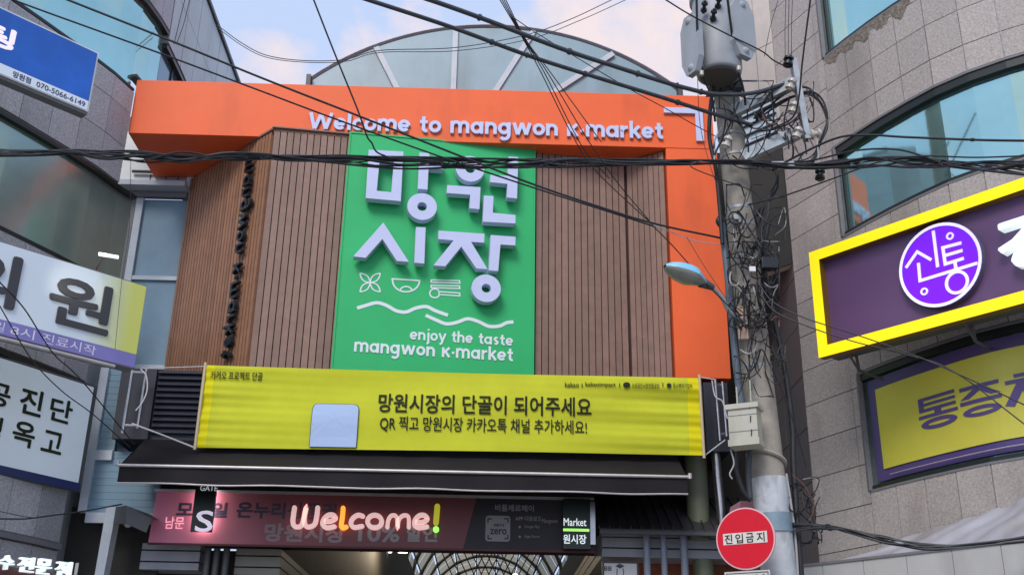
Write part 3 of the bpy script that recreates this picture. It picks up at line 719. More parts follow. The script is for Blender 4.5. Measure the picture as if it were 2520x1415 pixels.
# ---- lower entrance: columns, pipes, fascias
def part_box(nm, m, parent, *b): return MB().box(*b).build(nm, m, parent)
ent = thing('arcade_entrance', 'dim market passage under a ribbed vault behind the entrance', 'arcade', (-.7, 20, 0))
def bandX(x0, x1, y, Y):
    a = PY(x0, y, Y); b = PY(x1, y, Y); return a[0], b[0], (a[2]+b[2])/2
FY = 13.35
rx0 = PY(1481, 1340, FY)[0]; lx1 = PY(690, 1345, FY)[0]
def zz(x, y, Y=FY): return PY(x, y, Y)[2]
rows = [(zz(1600, 1306)+.0, zz(1600, 1321)), (zz(1600, 1323), zz(1600, 1347)), (zz(1600, 1350), zz(1600, 1371))]
for (zt, zb_) in rows:
    part_box('fascia_board', FASC, ent, rx0, 3.3, FY, FY+.5, zb_, zt-.004)
    part_box('side_fascia_board', FASCD, ent, rx0, rx0+.10, FY+.503, 24, zb_, zt-.004)
rowl = [(zz(430, 1336), zz(430, 1352)), (zz(430, 1355), zz(430, 1380)), (zz(430, 1383), zz(430, 1401))]
xa, xb, xc = PY(345, 1380, FY)[0], PY(490, 1380, FY)[0], PY(575, 1370, FY)[0]
for (zt, zb_) in rowl:
    part_box('fascia_board', FASC, ent, xa, xb, FY, FY+.4, zb_, zt-.004)
    part_box('fascia_board', FASCD, ent, xc, lx1, FY+.1, FY+.5, zb_-.03, zt-.034)
    part_box('side_fascia_board', FASCD, ent, lx1-.10, lx1, FY+.503, 24, zb_-.03, zt-.034)
for x in (510, 532, 556):
    p = PY(x, 1375, FY-.03); MB().tube([(p[0], p[1], 0), (p[0], p[1], 3.55)], .040, 12).build('drain_pipe', DGREY, ent, True)
for x, m_, r_ in ((1592, PIPEG, .042), (1634, PIPEG, .038), (1684, PIPEG, .045)):
    p = PY(x, 1365, FY-.12); MB().tube([(p[0], p[1], 0), (p[0], p[1], zz(1600, 1308, FY-.1))], r_, 14).build('drain_pipe', m_, ent, True)
p = PY(1731, 1400, FY+.12); MB().tube([(p[0], p[1], 0), (p[0], p[1], rows[2][1]-.003)], .125, 24).build('round_column', OLIVE, ent, True)
part_box('brick_wall', BRICK, ent, rx0+.15, 3.6, FY+.55, FY+.7, 0, rows[2][1]+.02)
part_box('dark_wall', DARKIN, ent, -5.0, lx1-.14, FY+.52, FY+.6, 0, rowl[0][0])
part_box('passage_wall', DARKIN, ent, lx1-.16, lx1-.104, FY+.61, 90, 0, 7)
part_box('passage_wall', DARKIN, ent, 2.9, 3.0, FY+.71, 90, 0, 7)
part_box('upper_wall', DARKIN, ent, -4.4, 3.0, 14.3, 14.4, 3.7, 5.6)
VM = bpy.data.materials.new('translucent_vault_sheet'); VM.use_nodes = True; T = VM.node_tree
tr = T.nodes.new('ShaderNodeBsdfTranslucent'); tr.inputs[0].default_value = (.34, .31, .23, 1)
mxs = T.nodes.new('ShaderNodeMixShader'); mxs.inputs[0].default_value = .75; pb0 = T.nodes['Principled BSDF']; pb0.inputs['Base Color'].default_value = (.45, .43, .36, 1)
T.links.new(pb0.outputs[0], mxs.inputs[1]); T.links.new(tr.outputs[0], mxs.inputs[2]); T.links.new(mxs.outputs[0], T.nodes['Material Output'].inputs[0])
VX, VR, VZ = (lx1+2.9)/2, 3.0, 6.6
K = 9; src = None
for j in range(19):
    for k in range(K):
        t0, t1 = math.pi*k/K, math.pi*(k+1)/K; y0_ = 15+4*j
        if src is None:
            pass
        mb = MB()
        for h_ in range(2):
            ya_, yb_ = y0_+.12+h_*1.94, y0_+.12+h_*1.94+1.82
            mb.add([(VX+VR*math.cos(t), yy, VZ+VR*math.sin(t)) for t, yy in ((t0+.02, ya_), (t1-.02, ya_), (t1-.02, yb_), (t0+.02, yb_))], [(0, 1, 2, 3)])
        mb.build('vault_sheet', VM, ent)
for j in range(20):
    Y = 15+4*j; ptsv = [(VX+(VR-.05)*math.cos(math.pi*k/24), Y, VZ+(VR-.05)*math.sin(math.pi*k/24)) for k in range(25)]
    MB().tube(ptsv, .09, 5).build('vault_rib', DARKIN, ent)
for k in range(1, 9):
    t = math.pi*k/9; MB().tube([(VX+(VR-.07)*math.cos(t), 15, VZ+(VR-.07)*math.sin(t)), (VX+(VR-.07)*math.cos(t), 92, VZ+(VR-.07)*math.sin(t))], .03, 5).build('vault_purlin', DARKIN, ent)
MB().box(VX-3, VX+3, 92, 92.1, 0, 9.7).build('far_end_wall', CLAD, ent)
mb = MB()
for i in range(9):
    mb.tube([(-.9+i*.16, 24, 5.2), (.1+i*.16, 24, 3.2)], .012, 4); mb.tube([(.1+i*.16, 24.02, 5.2), (-.9+i*.16, 24.02, 3.2)], .012, 4)
lat = mb.build('lattice_truss', FASCD, ent)
for (x, y, Y, k_) in ((992, 1352, 22, .10), (960, 1354, 30, .05), (1268, 1412, 26, .05)):
    p = PY(x, y, Y); o = tag(MB().tube([p, p+A(.001, 0, -.05)], k_*1.0, 12).build('ceiling_lamp', mat('lit_lamp', (1, .93, .78), .5, emit=9), None, True), None, None)
    tag(o, {992: 'brightest lamp hanging in the dark passage under the Welcome letters', 960: 'small dim lamp left of the bright passage lamp', 1268: 'tiny lamp low in the passage under the vault'}[x], 'lamp', 'lamps in the passage')
PPl = Plane((1.35, FY-.05), (2.35, FY-.05)); bx = prect(PPl, 1487, 1420, 1567, 1386)
sg = thing('shop_box_sign', 'white box sign numbered 88 with a graduation cap emblem by the pipes', 'sign', PPl.p(bx[0], bx[1]-.4))
MB().pbox(PPl, bx[0], bx[2], bx[1]-.45, bx[3], -.12, 0).build('box', WHITE, sg)
MB().ring(PPl, [(bx[0]-.02, bx[1]-.47), (bx[2]+.02, bx[1]-.47), (bx[2]+.02, bx[3]+.02), (bx[0]-.02, bx[3]+.02)], [(bx[0], bx[1]-.45), (bx[2], bx[1]-.45), (bx[2], bx[3]), (bx[0], bx[3])], -.10, .01).build('frame', DGREY, sg)
text('lettering', '88', PPl, prect(PPl, 1486, 1404, 1505, 1392, .003), .003, DGREY, sg, .03)
cp = lambda L_: [PPl.at(x, y, .004) for x, y in L_]
MB().prism(PPl, cp([(1514, 1392), (1525, 1386), (1537, 1392), (1526, 1398)]), .001, .005).build('cap_emblem', DGREY, sg)
mb = MB(); ribbon(mb, PPl, cp([(1519, 1398), (1518, 1408), (1520, 1425), (1532, 1425), (1535, 1408), (1533, 1398)]), .01, .001, .004); mb.build('figure_outline', mat('blue_ink', (.05, .05, .2), .6), sg)

ll = bpy.data.lights.new('ceiling_lamp_light', 'POINT'); ll.energy = 90; ll.color = (1, .80, .55); ll.shadow_soft_size = .15
lo_ = bpy.data.objects.new('ceiling_lamp_light', ll); COL.objects.link(lo_); lo_.location = Vector(PY(1010, 1352, 27))
# standing seam lean-to roof, column and steel duct on its top, right of the banner
lr = thing('lean_to_roof', 'dark standing seam lean-to roof right of the black sign box', 'roof', (2.2, 13.2, 3.8))
RZ0, RZ1 = PY(1650, 1303, 12.95)[2], PY(1650, 1222, 13.9)[2]
lrx0, lrx1 = PY(1475, 1280, 12.95)[0], 3.35
src = None; pw = .125
i = 0; x = lrx0
while x < lrx1:
    v = [(x+.004, 12.95, RZ0), (x+pw-.004, 12.95, RZ0), (x+pw-.004, 13.9, RZ1), (x+.004, 13.9, RZ1)]
    if src is None:
        mb = MB().hull8([(a, b, c-.02) for a, b, c in v], v); mb.hull8([(x-.008, 12.945, RZ0), (x+.003, 12.945, RZ0), (x+.003, 13.9, RZ1), (x-.008, 13.9, RZ1)], [(x-.008, 12.945, RZ0+.03), (x+.003, 12.945, RZ0+.03), (x+.003, 13.9, RZ1+.03), (x-.008, 13.9, RZ1+.03)])
        src = mb.build('roof_panel', ROOFM, lr); c0 = WORLD_LOC[src.name]
    else: copy_at(src, c0+A(i*pw, 0, 0), lr)
    i += 1; x += pw
MB().box(lrx0, lrx1, 12.93, 12.99, RZ0-.06, RZ0-.023).build('gutter', DGREY, lr)
colm = PY(1718, 1250, 13.3)
c_ = tag(MB().tube([(colm[0], 13.3, 3.75), (colm[0], 13.3, 5.2)], .135, 28).build('round_column', OLIVE, None, True), 'olive green round column rising through the dark lean-to roof', 'column')
p = PY(1772, 1190, 13.1)
c_ = tag(MB().tube([(p[0]-.05, 13.1, 5.2), (p[0], 13.1, 3.8)], .055, 16).build('steel_duct', STEEL, None, True), 'shiny steel duct standing on the lean-to roof beside the olive column', 'duct')

# blue grey siding walls behind, left and right
def siding(x0, x1, Y, z0, z1, nm, label, divs, group='blue grey walls behind the gate'):
    t_ = thing(nm, label, 'wall', ((x0+x1)/2, Y, z0), group)
    for i in range(len(divs)-1):
        a, b = divs[i], divs[i+1]; n = 1 if i > 1 else max(1, int((b-a)/.075)); h = (b-a)/n
        mb = MB()
        for k in range(n):
            mb.add([(x0, Y-.0025, a+k*h), (x1, Y-.0025, a+k*h), (x1, Y+.0, a+(k+1)*h-.002), (x0, Y, a+(k+1)*h-.002), (x0, Y+.02, a+k*h), (x1, Y+.02, a+k*h)], [(0, 1, 2, 3), (0, 4, 5, 1)])
        mb.build('siding_panel', BLUEG, t_)
        if i: MB().box(x0, x1, Y-.04, Y-.008, a-.03, a+.03).build('rail', FRMW, t_)
    MB().box(x0-.10, x0, Y-.05, Y+.02, z0, z1).build('post', FRMW, t_)
    MB().box(x0, x1, Y-.05, Y-.008, z0-.12, z0).build('bottom_rail', FRMW, t_)
    MB().box(x0, x1, Y+.021, Y+.1, z0, z1).build('wall', BLUEG, t_)
    return t_
BGY = 14.4
zs = [zz(240, 1262, BGY), zz(280, 1110, BGY), zz(380, 905, BGY), zz(370, 686, BGY), zz(400, 492, BGY)]
siding(-5.02, -3.9, BGY, zs[0], zs[-1], 'siding_wall', 'blue grey ribbed wall between the left stone building and the gate', zs)
SY = 13.2
zl_ = [zz(240, 1262, SY), zz(280, 1110, SY), zz(300, 908, SY)]
siding(-4.70, -3.9, SY, zl_[0], zl_[1], 'siding_wall', 'lower blue grey ribbed wall strip left of the black awning end', [zl_[0], zl_[1]])
siding(-4.70, -4.50, SY, zl_[1]+.002, zl_[2], 'siding_wall', 'narrow blue grey wall strip just left of the louvre box', [zl_[1]+.002, zl_[2]])
siding(2.7, 4.2, BGY, 3.5, 8.0, 'siding_wall', 'blue grey ribbed wall behind the concrete pole', [3.5, zz(1820, 1115, BGY), 6.2, 8.0])
# small roof box lower left
sb = thing('roof_hood', 'small dark hipped hood with a bulb beside the pink banner', 'hood', PY(300, 1300, 12.9))
p = [PY(x, y, Y) for x, y, Y in ((285, 1247, 12.9), (310, 1243, 12.6), (373, 1275, 12.7), (360, 1310, 12.7), (310, 1288, 12.6), (278, 1290, 12.9))]
mb = MB(); hz = [(p[0], p[1], p[4], p[5]), (p[1], p[2], p[3], p[4])]
for q in hz: mb.add(q, [(0, 1, 2, 3)])
mb.add([p[0], p[1], p[2], p[2]+A(0, .8, .1), p[0]+A(0, .8, .1)], [(4, 3, 2, 1, 0)])
mb.build('hood_roof', DGREY, sb)
MB().tube([PY(315, 1290, 12.75), PY(315, 1297, 12.75)], [.05, .02], 10).build('bulb', PORC, sb, True)
o = tag(MB().hull8([PY(230, 1430, 12.9), PY(252, 1430, 12.9), PY(252, 1430, 12.9)+A(0, .2, 0), PY(230, 1430, 12.9)+A(0, .2, 0)], [PY(262, 1247, 12.9), PY(287, 1247, 12.9), PY(287, 1247, 12.9)+A(0, .2, 0), PY(262, 1247, 12.9)+A(0, .2, 0)]).build('corner_post', FRMW), 'blue grey corner post under the dark hood at the lower left', 'post')
o = tag(MB().box(-5.6, -3.86, 13.45, 13.5, 2.0, zs[0]-.1).build('dark_recess_sheet', DARKIN), 'dark sheet filling the recess between the corner post and the fascia boards', 'sheet')  # near-black sheet closing the gap, stands in for the shade of the recess

# ================================================================= STONE BUILDINGS
def offs(plan, d):
    """shift a polyline d towards the street side"""
    P = [np.array(p, float) for p in plan]; o = []
    for i in range(len(P)):
        a = P[max(i-1, 0)]; b = P[min(i+1, len(P)-1)]; t_ = (b-a)/np.linalg.norm(b-a); o.append(tuple(P[i]+A(t_[1], -t_[0])*d))
    return o
def resample(plan, step):
    P = [np.array(p, float) for p in plan]; P = [np.array(q[:2]) for q in spline([(*p, 0) for p in P], 12)] if len(P) > 2 else P
    d = [0]
    for i in range(1, len(P)): d.append(d[-1]+np.linalg.norm(P[i]-P[i-1]))
    n = max(1, round(d[-1]/step)); o = []
    for k in range(n+1):
        s = d[-1]*k/n; o.append(tuple(np.interp(s, d, [p[j] for p in P]) for j in (0, 1)))
    return o
def strip(plan, z0, z1, th=.05, mb=None):
    """curved slab along plan, outer face on plan, thickness inward"""
    inn = offs(plan, -th); n = len(plan); mb = mb or MB(); vs = []
    for (x, y), (a, b) in zip(plan, inn): vs += [(x, y, z0), (x, y, z1), (a, b, z0), (a, b, z1)]
    fs = []
    for i in range(n-1):
        q = i*4; r_ = q+4
        fs += [(q, r_, r_+1, q+1), (q+1, r_+1, r_+3, q+3), (q+2, q+3, r_+3, r_+2), (q, q+2, r_+2, r_)]
    fs += [(0, 1, 3, 2), (4*n-4, 4*n-2, 4*n-1, 4*n-3)]
    return mb.add(vs, fs)
TILEC = {}
def tiles(plan, rows, m, parent, gap=.010, th=.02, split=None):
    for j in range(len(rows)-1):
        z0, z1 = rows[j], rows[j+1]
        for i in range(len(plan)-1):
            a, b = A(*plan[i]), A(*plan[i+1]); ln = np.linalg.norm(b-a); rz = math.atan2(b[1]-a[1], b[0]-a[0])
            w_, h_ = round(ln-gap, 2), round(z1-z0-gap, 2); k = (w_, h_, m.name)
            nrm = A(b[1]-a[1], -(b[0]-a[0]))/ln
            c = A(*((a+b)/2+nrm*(.002+random.uniform(0, .003))), (z0+z1)/2)
            if k not in TILEC:
                fp = Plane((0, 0), (1, 0)); o = MB().pbox(fp, -w_/2, w_/2, -h_/2, h_/2, -th, 0).build('stone_tile', m, parent)
                TILEC[k] = o.data; put(o, c, parent); o.rotation_euler = (0, 0, rz)
            else:
                o = bpy.data.objects.new('stone_tile', TILEC[k]); COL.objects.link(o); put(o, c, parent); o.rotation_euler = (0, 0, rz)
def window(plan, z0, z1, parent, glass, mull=(), fr=FRAME, rec=.07, top=.06, bot=.04, lab=None, side=.04):
    pin = offs(plan, -rec)
    w_ = strip(offs(plan, .004), z1-top, z1, .12).build('window', fr, parent)
    strip(pin, z0+.01, z1-.01, .01).build('pane', glass, w_)
    strip(offs(plan, .004), z0, z0+bot, .12).build('sill', fr, w_)
    for k in mull:
        i = int(k); i = min(i, len(pin)-2); f_ = k-i
        q = A(*pin[i])*(1-f_)+A(*pin[i+1])*f_; MB().box(q[0]-side/2, q[0]+side/2, q[1]-side/2, q[1]+side/2, z0+bot, z1-top).build('mullion', fr, w_)
    return w_

# right building
RB = thing('stone_building', 'grey granite building with curved window bands right of the pole', 'building', (6, 12, 0), 'granite corner buildings')
cur = [(4.06, 11.3), (4.32, 10.68), (4.70, 9.97), (5.0, 9.6), (5.39, 9.27), (5.9, 8.95), (6.6, 8.70)]
rc = resample(cur, .37); P1, P0 = (3.71, 12.12), (4.06, 11.3)
back = offs(rc, -.02)
for a, b, m_ in ((2.6, 3.98, JOINT), (5.24, 6.90, JOINT), (8.04, 9.31, JOINT), (10.7, 12.5, JOINT)): strip(offs(rc, -.006), a, b, .25).build('wall', m_, RB)
side = resample([P1, P0], .80); strip(offs([P1, P0], -.006), 0, 12.5, .2).build('wall', JOINTD, RB)
P0b = tuple(A(*P0)+(A(*P1)-A(*P0))*.13)
tiles([P1, P0b], [3.0+.42*i for i in range(23)], GRAN, RB); tiles([P0b, P0], [3.0+.42*i for i in range(23)], GRAN, RB)
tiles(rc, [3.0, 3.42, 3.96], GRAN, RB); tiles(rc, [5.26, 5.72, 6.18, 6.64, 6.88], GRAN, RB)
tiles(rc, [8.06, 8.38, 8.82, 9.20, 9.29], GRAN, RB); tiles(rc, [10.72, 11.2, 11.7, 12.2], GRAN, RB)
window(rc, 3.98, 5.24, RB, GLASSD, (), top=.08); window(rc, 6.90, 8.04, RB, GLASS, (.12, 8.3), top=.10); window(rc, 9.31, 10.7, RB, GLASS, (.12, 4.3, 8.3))
for a in (3.965, 5.245, 6.885, 8.045, 9.295): strip(offs(rc, .02), a-.012, a+.012, .06).build('trim', SILL, RB)
for (za, zb_) in ((3.97, 5.25), (6.89, 8.05), (9.3, 10.7)):
    q = A(*P0); MB().box(q[0]-.025, q[0]+.02, q[1]-.03, q[1]+.03, za, zb_).build('window_jamb', SILL, RB)
al = [(3.74, 14.8), P1]
strip(offs(al, -.006), 0, 12.5, .1).build('wall', JOINTD, RB)
pa = Plane((3.74, 14.8), P1)
tiles(resample(al, .9), [3.0+.62*i for i in range(9)], mat('shaded_wall_tile', (.13, .12, .12), .7, noise=(60, .2), rnd=.1, stains=(1.2, (.05, .05, .05), .6)), RB)  # alley side of the wall: its shade is put into the tile colour
bay = [(3.17, 12.74), (P1[0]-.01, P1[1]+.01)]; strip(offs(bay, -.006), 6.9, 12.5, .1).build('bay_wall', CREAM, RB)
_PB = Plane(*bay); vz1 = _PB.at(1880, 238)[1]
tiles(resample(bay, .26), [vz1+.02, 10.1, 11.5, 12.4], CREAM, RB, gap=.008)
PB = Plane(*bay); vz0, vz1 = PB.at(1880, 352)[1], PB.at(1880, 238)[1]; PALEP = mat('pale_vent_panel', (.50, .58, .64), .35, noise=(3, .12))
MB().pbox(PB, .05, PB.len-.05, vz0, vz1, .002, .02).build('vent_panel', PALEP, RB)
for k_ in range(int((vz1-vz0)/.14)): MB().pbox(PB, .03, PB.len-.03, vz0+.04+k_*.14, vz0+.06+k_*.14, .022, .05).build('vent_bar', FRAME, RB)
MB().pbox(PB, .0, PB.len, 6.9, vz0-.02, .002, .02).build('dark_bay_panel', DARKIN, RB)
sw = Plane(al[0], al[1]); MB().pbox(sw, 1.6, 2.0, 7.2, 8.5, .0, .03).build('side_window', FRAME, RB)

# yellow framed sign
SGP = Plane(PZ(1990, 610, 6.35)[:2], PZ(2520, 430, 6.35)[:2])
_a = PZ(1990, 610, 6.35); _b = PZ(2015, 890, 5.19)
SGP = Plane(((_a[0]+_b[0])/2, (_a[1]+_b[1])/2), ((PZ(2520, 430, 6.35)[0]+PZ(2520, 750, 5.19)[0])/2, (PZ(2520, 430, 6.35)[1]+PZ(2520, 750, 5.19)[1])/2))
ys = thing('yellow_framed_sign', 'plum sign box with glowing yellow frame and violet round logo', 'sign', SGP.p(1, 5.2))
S0, S1 = 5.18, 6.36; SL = SGP.len+.9; fw = .115
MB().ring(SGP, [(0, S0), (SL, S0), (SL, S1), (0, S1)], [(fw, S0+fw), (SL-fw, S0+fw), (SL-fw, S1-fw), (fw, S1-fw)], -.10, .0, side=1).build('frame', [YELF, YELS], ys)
MB().pbox(SGP, fw*.5, SL-fw*.5, S0+fw*.5, S1-fw*.5, -.16, -.10).build('face_panel', PURPD, ys)
MB().pbox(SGP, .04, SL-.04, S0-.002+.03, S1-.04, -.30, -.162).build('box_back', DGREY, ys)
lc = SGP.at(2311, 651, -.02); lr_ = (SGP.at(2412, 630, -.02)[0]-SGP.at(2208, 672, -.02)[0])/2
MB().prism(SGP, circle(*lc, lr_, 48), -.10, -.03).build('logo_disc', [VIOL, SIDEG], ys)
bpy.data.objects  # keep
mb = MB(); mb.ring(SGP, circle(*lc, lr_, 48), circle(*lc, lr_*.925, 48), -.03, -.022, side=1); mb.build('logo_rim', [LITP, SIDEG], ys)
mb = MB(); mb.ring(SGP, circle(*lc, lr_*1.004, 48), circle(*lc, lr_*.99, 48), -.0999, -.033); mb.build('logo_side', SIDEG, ys)
def lp(L_): return [SGP.at(1960+x/2.527, 400+y/2.527, -.024) for x, y in L_]
k = 0
for q in ([(680, 655), (750, 555), (838, 605)], [(758, 625), (768, 735), (1125, 625)], [(850, 425), (878, 650)],
          [(1025, 500), (910, 530), (925, 632), (1040, 596)], [(920, 580), (1032, 547)], [(985, 615), (992, 662)]):
    mb = MB(); ribbon(mb, SGP, lp(q), .030, -.030, -.0235+.0008*k); mb.build('logo_stroke', LITP, ys); k += 1
for (x, y, rr) in ((955, 458, .038), (795, 802, .038), (998, 745, .118)):
    c = lp([(x, y)])[0]; MB().ring(SGP, circle(*c, rr, 28), circle(*c, rr-(.028 if rr > .1 else .016), 28), -.030, -.0180).build('logo_circle', LITP, ys)
_e = SGP.at(2446, 560, 0); _f = SGP.at(2490, 668, 0)
text('big_lettering', '경', SGP, (_e[0], _f[1]-.01, _e[0]+.58, _e[1]+.06), -.10, [LITW], ys, .028, .10)
for k_ in (.25, 1.5): 
    q0 = SGP.p(k_, S0+.03, -.3); q1 = SGP.p(k_, S0-.12, -.32); q2 = SGP.p(k_, S0-.12, -.75)
    MB().tube([q1, q2], .016, 6).build('bracket_arm', DGREY, ys); MB().tube([q0, q1], .016, 6).build('bracket_arm', DGREY, ys)
    MB().tube([SGP.p(k_, S0+.03, -.15), q1], .014, 6).build('bracket_arm', DGREY, ys)

# yellow film sign in the first floor window
fs_ = thing('window_film_sign', 'yellow and purple lettered film filling the curved first floor window', 'sign', (4.7, 9.9, 4))
frc = offs(resample(cur, .03), .0)
fd = [0]
for i in range(1, len(frc)): fd.append(fd[-1]+math.dist(frc[i], frc[i-1]))
def curvemap(u, v, w):
    x = np.interp(u, fd, [p[0] for p in frc]); y = np.interp(u, fd, [p[1] for p in frc])
    x2 = np.interp(u+.02, fd, [p[0] for p in frc]); y2 = np.interp(u+.02, fd, [p[1] for p in frc])
    t_ = A(x2-x, y2-y); t_ /= np.linalg.norm(t_)+1e-9; return A(x+t_[1]*w, y-t_[0]*w, v)
def curve_rect(u0, u1, v0, v1, w, nm, m):
    n = 30; mb = MB(); vs = []
    for i in range(n+1):
        u = u0+(u1-u0)*i/n
        for w2 in (w, w-.008): vs += [curvemap(u, v0, w2), curvemap(u, v1, w2)]
    fs = []
    for i in range(n):
        q = i*4; fs += [(q, q+4, q+5, q+1), (q+1, q+5, q+7, q+3), (q, q+2, q+6, q+4)]
    return mb.add(vs, fs).build(nm, m, fs_)
curve_rect(.08, 2.9, 4.05, 5.14, -.035, 'purple_film', PFILM)
curve_rect(.20, 2.8, 4.165, 5.02, -.022, 'yellow_film', YDULL)
def on_curve(x, y):
    r = ray(x, y); q = r[0]/r[1]; k_ = int(np.argmin([abs(p[0]/p[1]-q) for p in frc])); Y = frc[k_][1]
    return fd[k_], EYE[2]+r[2]*Y/r[1]
for ch, xa_, xb_, yt_, yb_ in (('통', 2258, 2352, 967, 1050), ('증', 2364, 2468, 940, 1020), ('치', 2484, 2600, 915, 1005)):
    xm = min((xa_+xb_)/2, 2515); ua, ub = on_curve(xa_, 1000)[0], on_curve(min(xb_, 2518), 1000)[0]
    if xb_ > 2518: ub = ua+.40
    va, vb_ = on_curve(xm, yb_)[1], on_curve(xm, yt_)[1]
    class CM:
        @staticmethod
        def p(u, v, w=0): return curvemap(ua+(ub-ua)*u, va+(vb_-va)*v, w)
    PI_ = mat('purple_ink', (.10, .065, .22), .4); mb = MB(); k_ = 0
    B = {'통': [(0, 1, .90, 1), (0, .14, .56, .90), (.14, 1, .735, .82), (.14, 1, .56, .655), (.42, .60, .46, .56), (-.03, 1.03, .36, .46)],
         '증': [(0, 1, .88, 1), (-.03, 1.03, .42, .54)], '치': [(.22, .52, .9, 1), (0, .72, .74, .85), (.80, 1, 0, 1)]}[ch]
    for (a, b_, c, d_) in B:
        n_ = 4
        for q in range(n_): x_, y_ = a+(b_-a)*q/n_, a+(b_-a)*(q+1)/n_; mb.prism(CM, [(x_, c), (y_, c), (y_, d_), (x_, d_)], -.021, -.016)
    if ch == '증': mb.prism(CM, [(.36, .879), (.64, .879), (.22, .60), (-.02, .60)], -.021, -.0165); mb.prism(CM, [(.40, .879), (.64, .879), (1.02, .60), (.78, .60)], -.021, -.0162)
    if ch == '치': mb.prism(CM, [(.26, .739), (.50, .739), (.14, .1), (-.08, .16)], -.021, -.0165); mb.prism(CM, [(.28, .739), (.50, .739), (.78, .12), (.56, .06)], -.021, -.0162)
    else: mb.ring(CM, circle(.5, .155, .49, 28, .165), circle(.5, .155, .30, 28, .052), -.021, -.016)
    mb.build('film_lettering', PI_, fs_)
MB().tube([curvemap(.3+.2*i, 4.09, -.005) for i in range(12)], .006, 5).build('light_strip', ALU, fs_)

rr_ = random.Random(4); mb = MB(); n_ = 44; top = [curvemap(.02+i*.032, 9.288, .020) for i in range(n_)]; bot = [curvemap(.02+i*.032, 9.288-(.05+.17*abs(math.sin(i*.37))*rr_.uniform(.5, 1)), .014) for i in range(n_)]
mb.add(top+bot, [(i, n_+i, n_+i+1, i+1) for i in range(n_-1)]); mb.build('chipped_stone_edge', mat('rough_chipped_stone', (.20, .17, .14), .9, noise=(22, .5), bump=(25, .8)), RB)
# ledge and tarpaulin
LP = Plane(PZ(1930, 1397, 3.15)[:2], PZ(2520, 1330, 3.15)[:2])
ld = thing('shopfront_canopy', 'pale panelled shopfront canopy at the foot of the right building', 'canopy', LP.p(1, 2.4))
n = 7
for i in range(n): MB().pbox(LP, i*.45+.003, i*.45+.447, 2.3, 3.14, -.05, 0).build('canopy_panel', LEDGE, ld)
MB().pbox(LP, 0, n*.45, 3.141, 3.165, -.55, .012).build('canopy_top', SILL, ld)
nx, ny = 110, 26; vs = []
for j in range(ny+1):
    for i in range(nx+1):
        s = i/nx; t = j/ny; u = .55+s*2.9
        hgt = .06+.38*min(1, s*1.6)**.8
        q = LP.p(u, 3.17+t*hgt, -.06-.42*t)
        dg_ = s*30-t*5
        wv = .020*math.sin(dg_+1.5*math.sin(s*9))*(math.sin(math.pi*t)**.6+.15)+.012*math.sin(s*64-t*11+math.sin(t*6))+.020*math.sin(s*11+t*6)*t
        vs.append(q+LP.N*wv+A(0, 0, wv*.35))
fs = [(j*(nx+1)+i, j*(nx+1)+i+1, (j+1)*(nx+1)+i+1, (j+1)*(nx+1)+i) for j in range(ny) for i in range(nx)]
tag(MB().add(vs, fs).build('tarpaulin', TARP, None, True), 'wrinkled grey tarpaulin lying along the top of the pale canopy', 'tarpaulin')

# left building
LB = thing('stone_building', 'blue grey stone building with curved windows at the left side', 'building', (-6.5, 12, 0), 'granite corner buildings')
KS = 1.083
def ks(z): return 1.6+(z-1.6)*KS
curl = [(x*KS, y*KS) for x, y in ((-6.1, 8.7), (-5.65, 9.55), (-5.25, 10.3), (-5.0, 10.8), (-4.74, 11.35), (-4.60, 11.7), (-4.52, 11.97))]
lcn = resample(curl, .42)
for a, b in ((2.2, ks(3.98)), (ks(5.15), ks(6.38)), (ks(7.66), ks(8.96))): strip(offs(lcn, -.006), a, b, .25).build('wall', JOINTD, LB)
tiles(lcn, [2.2, 2.8, ks(3.29)], GRANL, LB); tiles(lcn, [ks(3.37), ks(3.97)], GRANL, LB); tiles(lcn, [ks(z) for z in (5.16, 5.7, 6.02, 6.36)], GRANL, LB); tiles(lcn, [ks(z) for z in (7.68, 8.16, 8.64, 8.95)], GRANL, LB)
strip(offs(lcn, .06), ks(3.30), ks(3.36), .1).build('stone_ledge', SILL, LB)
lcw = lcn[:-1]+[(-4.86, 13.05), (-4.75, 13.30)]
window(lcw, ks(6.38), ks(7.66), LB, GLASSD, (len(lcn)-7.3, ), top=.05); window(lcn, ks(3.98), ks(5.15), LB, GLASSD, ())
Z3 = ks(8.97)
window(lcn, Z3, 11.05, LB, GLASS, (len(lcn)-5.8, len(lcn)-7.2), side=.035, top=.05)
u2 = [lcn[-1], (-4.83, 13.35), (-4.80, 13.68)]
window(u2, 9.82, 11.05, LB, GLASS, (), side=.035, top=.05)
upc = [(-4.80, 13.70), (-4.79, 14.5), (-4.80, 15.3), (-4.80, 19.5)]
window(resample(upc[:3], .5), 9.82, 10.85, LB, mat('dark_blue_glass', (.13, .21, .27), .1, .6), (1, 2), side=.04)
pl2 = resample(upc, .62); strip(offs(pl2, -.01), 10.87, 12.75, .2).build('wall', JOINTD, LB); strip(offs(pl2[3:], -.01), 9.5, 10.86, .2).build('wall', JOINTD, LB)
tiles(pl2, [10.88, 11.8, 12.73], CLAD, LB, gap=.012); tiles(pl2[3:], [9.82, 10.86], CLAD, LB, gap=.012)
tiles(lcn+u2[1:], [11.07, 11.9, 12.73], GRANL, LB); strip(offs(lcn+u2[1:], -.006), 11.06, 12.75, .2).build('wall', JOINTD, LB)
strip(offs(pl2, .05), 12.75, 12.82, .4).build('roof_edge', DGREY, LB)
zl = PY(370, 455, 14.2)[2]
part_box('link_wall', CLAD, LB, -5.6, -4.42, 14.27, 14.36, zl+.03, 9.7)
part_box('link_ledge', FRMW, LB, -5.6, -4.38, 14.10, 14.38, zl-.05, zl+.027)
part_box('header_beam', SILL, LB, -5.6, -4.40, 14.30, 14.39, zs[-1]+.0, zl-.053)
